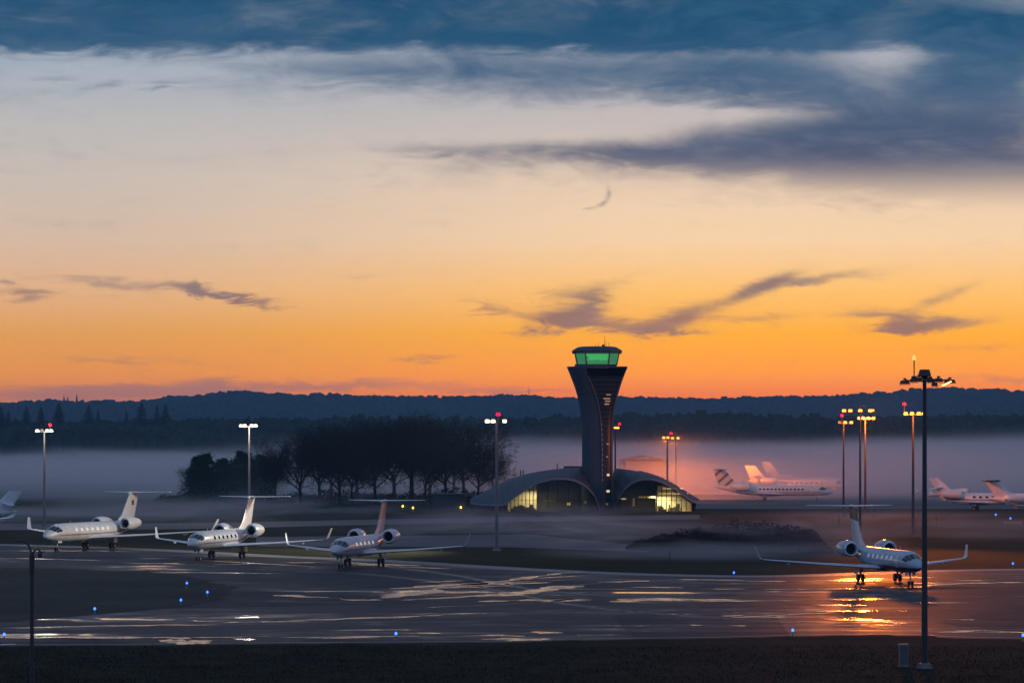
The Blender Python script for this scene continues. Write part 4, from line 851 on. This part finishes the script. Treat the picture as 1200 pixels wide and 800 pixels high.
# rooms behind the glass
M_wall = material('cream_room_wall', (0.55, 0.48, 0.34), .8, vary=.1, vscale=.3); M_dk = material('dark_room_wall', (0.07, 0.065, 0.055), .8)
def room(px0, px1, z1_, D0, D1, nm_mat, power, col=(1, .80, .42)):
    x0, x1 = X(px0), X(px1); y0, y1 = D0 - TD, D1 - TD
    fr = lf if px0 < 700 else rf; k = 10; xs_ = [x0 + (x1 - x0) * i / k for i in range(k + 1)]
    up = [Vector((x, y1, max(.2, min(z1_, arch_z(fr, x) - .7)))) for x in xs_]; dn = [Vector((x, y1, 0)) for x in xs_]; bk = Vector((0, .2, 0))
    MB().loft([dn, up, [p + bk for p in up], [p + bk for p in dn]], cap=False, closed=False).build('back_wall', nm_mat, term)
    MB().box(((x0 + x1) / 2, (y0 + y1) / 2, .06), (x1 - x0, y1 - y0, .1)).build('floor', nm_mat, term)
    if power:
        l = bpy.data.lights.new('ceiling_light', 'AREA'); l.energy = power; l.color = col; l.shape = 'RECTANGLE'; l.size = (x1 - x0) * .8; l.size_y = 3
        o = bpy.data.objects.new('ceiling_light', l); COL.objects.link(o); o.parent = term; o.location = ((x0 + x1) / 2 + (3 if px0 < 700 else -3) * (px0 in (595, 769)), (y0 + y1) / 2, z1_ * .62 if px0 in (595, 769) else z1_ - 2); l.size *= .6
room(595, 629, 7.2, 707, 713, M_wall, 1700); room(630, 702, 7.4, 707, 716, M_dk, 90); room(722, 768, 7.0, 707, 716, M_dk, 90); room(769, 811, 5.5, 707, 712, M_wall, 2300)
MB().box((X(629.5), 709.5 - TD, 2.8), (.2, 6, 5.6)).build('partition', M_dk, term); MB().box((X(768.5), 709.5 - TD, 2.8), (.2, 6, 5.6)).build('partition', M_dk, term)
for px0, px1, py, h_, mt in ((722, 734, 584, .28, M_warm), (748, 767, 582, .35, M_warm2), (741, 743.5, 588, 1.6, M_warm2), (772, 806, 578, .3, M_warm), (776, 800, 572, .25, M_warm), (664.5, 668, 590, .55, M_warm), (684, 687, 588, .5, M_warm2), (636, 650, 586, .15, M_warm2)):
    MB().box((X((px0 + px1) / 2), 709 - TD, Zy(py)), (X(px1) - X(px0), .1, h_)).build('light_panel', mt, term)
for i in range(26):
    px = rnd.uniform(598, 628) if i % 2 else rnd.uniform(771, 808); h_ = rnd.uniform(.5, 1.7)
    MB().box((X(px), 708 + rnd.random() * 2.5 - TD, h_ / 2 + .12), (rnd.uniform(.2, 1.3), .3, h_)).build('furniture', M_dk, term)
for px in (724, 700.5): MB().box((X(px), 707 - TD, 1.5), (1.2, 1.2, 3.0)).build('pier', M_roof, term)
MB().box((X(572), 712 - TD, .8), (X(592) - X(556), 10, 1.6)).build('side_wall', M_roof, term)
# retaining bank before the terminal
o = MB().loft([[Vector((X(540), 690 - TD, 0)) + Vector((cx, TD, -.02)), Vector((X(835), 690 - TD, 0)) + Vector((cx, TD, -.02))], [Vector((X(545), 694 - TD, .5)) + Vector((cx, TD, 0)), Vector((X(830), 694 - TD, .5)) + Vector((cx, TD, 0))], [Vector((X(548), 698.5 - TD, .5)) + Vector((cx, TD, 0)), Vector((X(828), 698.5 - TD, .5)) + Vector((cx, TD, 0))], [Vector((X(548), 699 - TD, -.02)) + Vector((cx, TD, 0)), Vector((X(828), 699 - TD, -.02)) + Vector((cx, TD, 0))]], cap=False, closed=False).build('grass_bank', M_grass); structure(o)

def shed(px0, px1, py, D, depth, label, mat, roofm, name='shed', gable=0.0, door=True, cat='building'):
    x0 = (px0 - 600) * D / F; x1 = (px1 - 600) * D / F; h_ = H - (py - YH) * D / F; w = x1 - x0
    root = thing(name, label, cat, ((x0 + x1) / 2, D, 0))
    MB().box((0, depth / 2, h_ / 2), (w, depth, h_)).build('wall', mat, root)
    e = .4; r = MB()
    r.loft([[(-w / 2 - e, -e, h_), (0, -e, h_ + gable + .01), (w / 2 + e, -e, h_), (w / 2 + e, -e, h_ + .2), (0, -e, h_ + gable + .25), (-w / 2 - e, -e, h_ + .2)], [(-w / 2 - e, depth + e, h_), (0, depth + e, h_ + gable + .01), (w / 2 + e, depth + e, h_), (w / 2 + e, depth + e, h_ + .2), (0, depth + e, h_ + gable + .25), (-w / 2 - e, depth + e, h_ + .2)]])
    r.build('roof', roofm, root)
    if door:
        n = max(1, int(w / 5))
        for i in range(n): MB().box((-w / 2 + w * (i + .5) / n, -.05, min(h_, 3.4) * .42), (w / n * .7, .1, min(h_, 3.4) * .8)).build('door', M_mull, root)
    return root
M_shed = material('dark_shed_cladding', (0.05, 0.055, 0.06), .7, vary=.2, vscale=.5)
shed(507, 545, 579.5, 724, 8, 'low dark flat-roofed shed between the tree clump and the terminal', M_shed, M_shed)
shed(733, 783, 540, 985, 60, 'pale hangar ghosting through the orange mist behind the tower', material('pale_hangar_cladding', (0.10, 0.10, 0.11), .6, vary=.1, vscale=.2), M_roof, name='hangar', gable=1.2, cat='hangar')

# ------------------------------------------------------------------ trees
M_bark = material('dark_wet_bark', (0.030, 0.026, 0.022), .9, spec=.1, vary=.3, vscale=1.5)
M_twig = material('bare_twigs', (0.028, 0.024, 0.020), .9, spec=.05)
M_leaf = material('dark_evergreen_leaf', (0.032, 0.042, 0.026), .8, spec=.1, vary=.3, vscale=.6)
def bare_tree(seed, h=19.0, spread=8.0, trunk_r=.45, fork=.22, leafy=0.0, dens=1.0):
    R = random.Random(seed); wood = MB(); tw = MB()
    def seg(p, d, length, r, lvl):
        steps = 3 if lvl < 3 else 2; pts = [p]; q = p.copy(); dd = d.copy()
        for i in range(steps):
            dd = (dd + Vector((R.uniform(-1, 1), R.uniform(-1, 1), R.uniform(-.5, .8))) * (.20 if lvl else .07)).normalized(); q = q + dd * (length / steps); pts.append(q.copy())
        r1 = r * .62
        if lvl < 4: wood.tube(pts, [r + (r1 - r) * i / steps for i in range(steps + 1)], 7 if lvl == 0 else 5 if lvl < 3 else 3, cap=False)
        else:
            for a, b in zip(pts, pts[1:]):
                s = (b - a).cross(Vector((R.uniform(-1, 1), R.uniform(-1, 1), R.uniform(-1, 1)))).normalized() * max(r, .030); tw.add([a - s, a + s, b + s * .5, b - s * .5], [(0, 1, 2, 3)])
        if lvl >= 5:
            for _ in range(4):
                a = pts[R.randint(1, len(pts) - 1)]; t = (dd + Vector((R.uniform(-1, 1), R.uniform(-1, 1), R.uniform(-.9, .7))) * .9).normalized() * R.uniform(.5, 1.1); s = t.cross(Vector((R.uniform(-1, 1), R.uniform(-1, 1), .3))).normalized() * .028
                tw.add([a - s, a + s, a + t], [(0, 1, 2)])
            return
        nb = {0: 6, 1: 5, 2: 5, 3: 4, 4: 4}[lvl]
        for i in range(nb):
            f = (i + 1) / nb if lvl else .50 + .50 * (i + 1) / nb; idx = min(steps - 1, int(f * steps - 1e-6)); a = pts[idx].lerp(pts[idx + 1], f * steps - idx)
            az_ = i * 2.4 + R.uniform(-.6, .6); tilt = R.uniform(.5, 1.2) if lvl == 0 else R.uniform(.35, 1.1)
            u = dd.orthogonal().normalized(); v = dd.cross(u); nd = (dd * math.cos(tilt) + (u * math.cos(az_) + v * math.sin(az_)) * math.sin(tilt)); nd.z += .10; nd.normalize()
            ln = {0: h * .42, 1: h * .23, 2: h * .15, 3: h * .09, 4: h * .06}[lvl] * R.uniform(.75, 1.2) * (spread / 8.0 if lvl < 2 else 1)
            seg(a, nd, ln, r1 * (.62 if lvl == 0 else .7), lvl + 1)
    seg(Vector((0, 0, -.1)), Vector((R.uniform(-.06, .06), R.uniform(-.06, .06), 1)).normalized(), h * .30, trunk_r, 0)
    if leafy:
        for i in range(int(leafy)):
            a = R.uniform(0, 6.28); rr = spread * .85 * R.random() ** .5; z = h * R.uniform(.10, .99); k = max(.12, 1 - abs(z / h - .42) ** 1.7 * 2.6) ** .5
            c = Vector((math.cos(a) * rr * k, math.sin(a) * rr * k, z)); c += Vector((noise.noise(c * .4), noise.noise(c * .4 + Vector((9, 0, 0))), .4 * noise.noise(c * .3 + Vector((0, 7, 0))))) * 4.6
            for _ in range(5):
                o = c + Vector((R.gauss(0, .5), R.gauss(0, .5), R.gauss(0, .4))); u = Vector((R.uniform(-1, 1), R.uniform(-1, 1), R.uniform(-1, 1))).normalized() * R.uniform(.18, .4); v = u.orthogonal().normalized() * R.uniform(.12, .3); tw.add([o - u, o - v, o + u, o + v], [(0, 1, 2, 3)])
    return wood, tw
PROTO = {}
def plant_tree(px, D, ytop, label, seed, spread, name='bare_tree', cat='tree', leafy=0, wide=1.0, group='trees in the dark clump left of the terminal', rz=None):
    D -= 34; h = H - (ytop - YH) * D / F; key = (seed, name)
    if key not in PROTO:
        wood, tw = bare_tree(seed, 19.0, spread, leafy=leafy); t = thing(name, label, cat, (0, 0, 0), 0, group)
        zs = sorted(v[2] for v in tw.v); top = zs[int(len(zs) * .995)]
        wood.build('trunk', M_bark, t, smooth=True); tw.build('crown', M_leaf if leafy else M_twig, t); PROTO[key] = (t, top); o = t
    else:
        o = copy_tree(PROTO[key][0])
    s = h / PROTO[key][1]; o.location = ((px - 600) * D / F, D, 0); o.scale = (s * wide, s * wide, s); o.rotation_euler = (0, 0, rnd.uniform(0, 6.28) if rz is None else rz); o['label'] = label; o['group'] = group
    return o
BT = [(322, 842, 524, 3, 5.0, .75, 'thin bare tree at the left flank of the big clump, beside the lamp mast'), (352, 818, 503, 1, 8, 1.0, 'spreading bare tree with open branches, leftmost of the big clump'), (375, 850, 498, 4, 8, 1.0, 'bare tree with a rounded top second from the left in the big clump'),
      (398, 822, 500, 2, 8, .95, 'bare tree whose trunk shows under the left half of the big clump'), (420, 860, 492, 5, 8, 1.05, 'dense bare tree behind the left middle of the clump'), (440, 830, 493, 6, 8, 1.0, 'bare tree with twin limbs in the middle of the clump'),
      (462, 865, 490, 1, 8, 1.05, 'tall bare tree behind the middle of the clump'), (482, 832, 489.5, 3, 8, 1.0, 'tallest bare tree, its crown the top of the clump'), (503, 868, 490, 4, 8, 1.05, 'broad bare tree behind the right middle of the clump'),
      (522, 828, 491, 2, 8, 1.0, 'bare tree with pale gaps under its crown right of the middle'), (543, 858, 492, 5, 8, .95, 'bare tree with a domed top near the right of the clump'), (560, 836, 498, 6, 7, .85, 'bare tree leaning out on the right edge of the clump, behind the white lamp mast'),
      (497, 800, 500, 5, 6, .7, 'slender bare tree with a forked trunk in front of the right middle'), (412, 800, 505, 6, 6, .7, 'slender bare tree in front of the left half of the clump'), (578, 872, 522, 3, 5, .6, 'small bare tree at the far right end of the clump, its twigs touching the terminal'),
      (388, 880, 496, 2, 8, 1.0, 'hindmost bare tree behind the left half of the clump'), (532, 884, 492, 1, 8, 1.0, 'hindmost bare tree behind the right half of the clump')]
for px, D, yt, sd, sp, wd, lb in BT: plant_tree(px, D, yt, lb, sd, sp, wide=wd, name='bare_tree')
for px, D, yt, sd, sp, wd, lb in ((236, 850, 533, 21, 7, .95, 'bushy dark tree at the far left of the wood, round crown'), (262, 862, 538, 22, 7, .95, 'bushy dark tree second from the left, lower and wider'), (283, 870, 530, 21, 7, 1.0, 'bushy dark tree just left of the lamp mast'), (306, 872, 534, 22, 7, .9, 'bushy dark tree just right of the lamp mast')):
    plant_tree(px, D, yt, lb, sd, sp, name='bushy_tree', leafy=3600, wide=wd, group='bushy trees at the left of the wood')

def scrub(pts, label, name, seed, mat, cat, leaf=.5):
    """dense low scrub: many small leaf-sized faces; pts = (x, y, rx, ry, height)"""
    R = random.Random(seed); b = MB()
    for (x, y, rx, ry, h, n) in pts:
        for _ in range(n):
            a = R.uniform(0, 6.28); q = R.random() ** .5; e = R.random() ** .55; z = h * e * (1 - q ** 2.5 * .8); o = Vector((x + math.cos(a) * rx * q, y + math.sin(a) * ry * q, z))
            o.z *= 1 + .25 * noise.noise(Vector((o.x * .5, o.y * .5, seed)))
            u = Vector((R.uniform(-1, 1), R.uniform(-1, 1), R.uniform(-1, 1))).normalized() * R.uniform(.4, 1) * leaf; v = u.orthogonal().normalized() * R.uniform(.3, .7) * leaf; b.add([o - u, o - v, o + u, o + v], [(0, 1, 2, 3)])
    o = b.build(name, mat); return tag(o, label, cat)
M_bram = material('dark_bramble_leaf', (0.030, 0.018, 0.015), .9, spec=.03, vary=.4, vscale=.5)
g0 = ground(770, 656); g1 = ground(860, 645)
lst = []
for i, (px, h, r) in enumerate(((766, 1.4, 4.0), (790, 2.2, 5.0), (815, 2.9, 5), (842, 3.5, 5.5), (870, 3.7, 5.5), (898, 3.8, 5), (922, 3.5, 4.5), (942, 2.8, 3.5), (955, 1.8, 2.5))):
    D = 478 - i * 1.5; lst.append(((px - 600) * D / F, D, r, 4.0, h * 1.1, 4200))
tag(scrub(lst, 'long dark bramble mound smouldering in the mist between the terminal and the right-hand jet', 'bramble_mound', 3, M_bram, 'bush', .15))
lst = []
for i in range(22):
    px = 196 + i * 19; D = 812 + 10 * math.sin(i * 1.7); lst.append(((px - 600) * D / F, D, 3.6, 3, rnd.uniform(1.8, 3.8) + (2.2 if 2 <= i < 7 else 0), 420))
tag(scrub(lst, 'low dark undergrowth running along the foot of the trees', 'undergrowth', 5, M_leaf, 'bushes', .4), kind='stuff')

# wooded hills: crowns as one mass, nearer ridge then far ridge
def wood(name, label, seed, n, yr, xr, zf, rx, rz_, mat):
    R = random.Random(seed); b = MB()
    for _ in range(n):
        y = R.uniform(*yr); x = R.uniform(*xr) * y / yr[1]; s = R.uniform(.7, 1.25); b.blob((x, y, zf(x, y) + rz_ * .6 * s * R.uniform(.7, 1.2)), (rx * s, rx * s, rz_ * s), R.random(), jit=.3)
    return tag(b.build(name, mat), label, 'woods', kind='stuff')
M_far = material('distant_wood_canopy', (0.035, 0.045, 0.028), .95, spec=.02, vary=.35, vscale=.02)
wood('near_ridge_wood', 'dark belt of trees on the nearer low ridge behind the mist', 31, 9000, (2120, 2560), (-700, 700), terrain, 4.4, 7.4, M_far)
wood('far_ridge_wood', 'continuous woodland covering the far hills on the skyline', 32, 15000, (5300, 6350), (-1400, 1400), terrain, 6.5, 6.5, M_far)
def conifer(px, ytop, label, D=2380.0, w=1.0):
    x = (px - 600) * D / F; zt = H - (ytop - YH) * D / F; zb = terrain(x, D) - 1; h = zt - zb; R = random.Random(px)
    t = thing('conifer', label, 'tree', (x, D, zb), 0, 'pointed conifers standing above the left ridge')
    MB().tube([(0, 0, 0), (0, 0, h * .95)], [.4, .06], 6).build('trunk', M_bark, t); b = MB(); n = 15
    for i in range(n):
        z = h * (.12 + .88 * i / n); r = (h * .24 * w) * (1 - i / n) ** .8 + .35
        for j in range(9):
            a = j * .698 + i * .4 + R.uniform(-.2, .2); rr = r * R.uniform(.7, 1.15); c, s = math.cos(a), math.sin(a)
            b.add([(0, 0, z + h * .05), (c * rr - s * rr * .3, s * rr + c * rr * .3, z - h * .03), (c * rr * 1.05, s * rr * 1.05, z - h * .015), (c * rr + s * rr * .3, s * rr - c * rr * .3, z - h * .035)], [(0, 1, 2), (0, 2, 3)])
    b.build('crown', M_far, t)
for px, yt, w, lb in ((1, 474, 1.2, 'conifer at the very left edge of the ridge'), (10, 481, .9, 'small conifer second from the left edge'), (31, 476, 1.2, 'broad conifer left of the red-beaconed mast'), (48, 475, 1.0, 'conifer right above the red-beaconed mast'), (69, 471, 1.3, 'tall conifer right of the red-beaconed mast'),
                      (104, 474, 1.3, 'broad conifer midway along the left ridge'), (115, 480, .8, 'small conifer leaning on the broad one'), (148, 481, .7, 'short thin conifer between the two groups'), (166, 470, 1.3, 'tallest conifer of the right group on the left ridge'), (184, 474, .9, 'narrow conifer, middle one of the right group'), (194, 472, 1.1, 'conifer at the right end of the right group')):
    conifer(px, yt, lb, w=w)
for px, r, yt, lb in ((45, 46, 466, 'rounded tree clump on the skyline at the far left'), (62, 36, 467.5, 'smaller rounded clump on the skyline beside the spires'), (120, 40, 467, 'rounded clump on the skyline right of the spires'), (285, 26, 455.5, 'small clump on the crest of the left hill'), (380, 34, 458.5, 'clump of trees on the hill crest above the wood'), (1070, 30, 453.5, 'clump on the crest behind the tall dark mast')):
    x = (px - 600) * 6100 / F; z = terrain(x, 6100); R = random.Random(px); b = MB(); zt = H - (yt - YH) * 6100 / F
    for _ in range(26): b.blob((x + R.gauss(0, r * .4), 6100 + R.uniform(-10, 10), z + R.uniform(0.0, 1) * max(4, (zt - z - 7))), (8, 8, 7.5), R.random(), jit=.35)
    tag(b.build('tree_clump', M_far), lb, 'trees', 'tree clumps on the skyline')
for px, yt, lb in ((75, 462.5, 'slim spire on the left skyline, left of a close pair'), (79.5, 463.5, 'slim spire on the left skyline, right of a close pair'), (90, 461.5, 'single slim spire on the left skyline')):
    x = (px - 600) * 6000 / F; zb = terrain(x, 6000); zt = H - (yt - YH) * 6000 / F; t = thing('spire', lb, 'spire', (x, 6000, zb), 0, 'spires on the left skyline')
    MB().box((0, 0, (zt - zb) * .3), (3.4, 3.4, (zt - zb) * .6)).build('tower_base', M_far, t); MB().tube([(0, 0, (zt - zb) * .6), (0, 0, zt - zb)], [2.2, .2], 6).build('spire_roof', M_far, t)
x = (620 - 600) * 6150 / F; zb = terrain(x, 6150); zt = H - (454.5 - YH) * 6150 / F; t = thing('radio_mast', 'thin radio mast on the skyline left of the control tower', 'mast', (x, 6150, zb))
MB().tube([(0, 0, 0), (0, 0, zt - zb)], [.8, .4], 5).build('pole', M_mull, t); MB().box((0, 0, (zt - zb) * .85), (4, .6, .6)).build('crossarm', M_mull, t)

# grass tufts along the tarmac edges and over the near verge
R = random.Random(11); b = MB()
for _ in range(26000):
    y = 212 + 56 * R.random(); x = R.uniform(-.17, .17) * y; h = R.uniform(.05, .2) * (1 + .8 * noise.noise(Vector((x * .3, y * .3, 0)))); a = R.uniform(0, 3.14); w = R.uniform(.02, .05); dx_, dy_ = math.cos(a) * w, math.sin(a) * w
    if YH + F * H / y < 757.5: continue
    b.add([(x - dx_, y - dy_, 0), (x + dx_, y + dy_, 0), (x + R.uniform(-.1, .1), y, h)], [(0, 1, 2)])
tag(b.build('grass_tufts', M_verge), 'short rough grass over the dark near verge', 'grass', kind='stuff')

# ------------------------------------------------------------------ mist and haze
def volume_mat(name, color, dens, g_=0.3, shape=None):
    m = bpy.data.materials.new(name); m.use_nodes = True; t = m.node_tree; t.nodes.clear(); g = NG(t)
    o = t.nodes.new('ShaderNodeOutputMaterial'); v = t.nodes.new('ShaderNodeVolumePrincipled'); v.inputs['Color'].default_value = (*color, 1); v.inputs['Anisotropy'].default_value = g_
    v.inputs['Density'].default_value = dens
    if shape: t.links.new(shape(g, t, dens), v.inputs['Density'])
    t.links.new(v.outputs[0], o.inputs['Volume']); return m
def fog_box(name, x0, x1, y0, y1, z1_, mat, label):
    o = MB().box(((x0 + x1) / 2, (y0 + y1) / 2, z1_ / 2 + .05), (x1 - x0, y1 - y0, z1_)).build(name, mat); tag(o, label, 'mist', kind='stuff'); return o
def bank_shape(top0, topvar, soft, ns=.004, xgrad=None, yfade=None, streak=0.5, zk=8, yend=None, lo=.34, hi=.66):
    def f(g, t, dens):
        c = t.nodes.new('ShaderNodeTexCoord').outputs['Object']; sx, sy, sz = g.sep(c)
        n = g.noise(g.xyz(g.m('MULTIPLY', sx, ns), g.m('MULTIPLY', sy, ns), g.m('MULTIPLY', sz, ns * zk)), 1.0, 4, .6, .6)
        top = g.m('ADD', top0, g.m('MULTIPLY', g.m('SUBTRACT', n, .5), topvar))
        if xgrad: top = g.m('ADD', top, g.mapr(sx, xgrad[0], xgrad[1], xgrad[2], xgrad[3]))
        d = g.mapr(g.m('SUBTRACT', sz, top), -soft, 0.0, 1.0, 0.0); d = g.m('POWER', d, 1.8)
        if yfade: d = g.m('MULTIPLY', d, g.mapr(sy, yfade[0], yfade[1]))
        if yend: d = g.m('MULTIPLY', d, g.mapr(sy, yend[0], yend[1], 1.0, 0.0))
        d = g.m('MULTIPLY', d, g.mapr(n, lo, hi, 1 - streak, 1.0))
        return g.m('MULTIPLY', d, dens)
    return f
fog_box('fog_bank', -420, 420, 770, 1900, 24, volume_mat('fog_bank_air', (.965, .93, .935), .016, .35, bank_shape(15.0, 26, 15.0, .0075, (-260, 60, -5.0, 2.5), (770, 890), .7, 7)), 'bank of pinkish ground fog lying across the airfield behind the trees')
def mist_patch(px, D, rx, ry, h, dens, seed, label):
    """low dome of mist that thins out to nothing at its rim"""
    x = (px - 600) * D / F; b = MB(); rings = []
    for k in range(7):
        a = k / 6 * math.pi / 2; r = math.cos(a) if k < 6 else .02; z = .06 + math.sin(a) * h
        rings.append([(rx * r * math.cos(j * .314159), ry * r * math.sin(j * .314159), z) for j in range(20)])
    b.loft(rings)
    def shape(g, t, dens):
        c = t.nodes.new('ShaderNodeTexCoord').outputs['Object']; sx, sy, sz = g.sep(c)
        q = g.xyz(g.m('DIVIDE', sx, rx), g.m('DIVIDE', sy, ry), g.m('DIVIDE', sz, h)); r2 = g.v('DOT_PRODUCT', q, q)
        n = g.noise(g.xyz(g.m('MULTIPLY', sx, .035), g.m('MULTIPLY', sy, .02), g.m('ADD', g.m('MULTIPLY', sz, .22), seed)), 1.0, 4, .62, .8)
        return g.m('MULTIPLY', g.m('MULTIPLY', g.mapr(r2, 0.0, .95, 1.0, 0.0), g.mapr(n, .40, .66)), dens)
    o = b.build('mist_patch', volume_mat('mist_patch_air', (.93, .93, .97), dens, .3, shape), loc=(x, D, 0)); tag(o, label, 'mist', 'patches of low mist over the grass', 'stuff')
mist_patch(640, 545, 34, 60, 6.0, .028, 1, 'streak of low mist over the grass before the terminal, left of the bramble mound')
mist_patch(450, 812, 62, 26, 8.0, .016, 7, 'mist hanging round the feet of the tree clump')
mist_patch(850, 452, 30, 30, 5.4, .028, 2, 'thin mist veiling the bramble mound')
mist_patch(90, 640, 60, 70, 6.0, .012, 3, 'mist drifting behind the farthest left jets')
mist_patch(330, 700, 50, 60, 5.0, .014, 4, 'faint mist between the left jets and the trees')
mist_patch(1060, 560, 60, 60, 5.0, .012, 5, 'faint brownish mist over the right-hand grass')
hz = MB().box((0, 3550, 64.0), (6200, 7560, 134.0)).build('haze', volume_mat('haze_air', (.36, .68, 1.0), HAZE, .1)); tag(hz, 'thin blue dusk haze over the whole airfield', 'haze', kind='stuff')
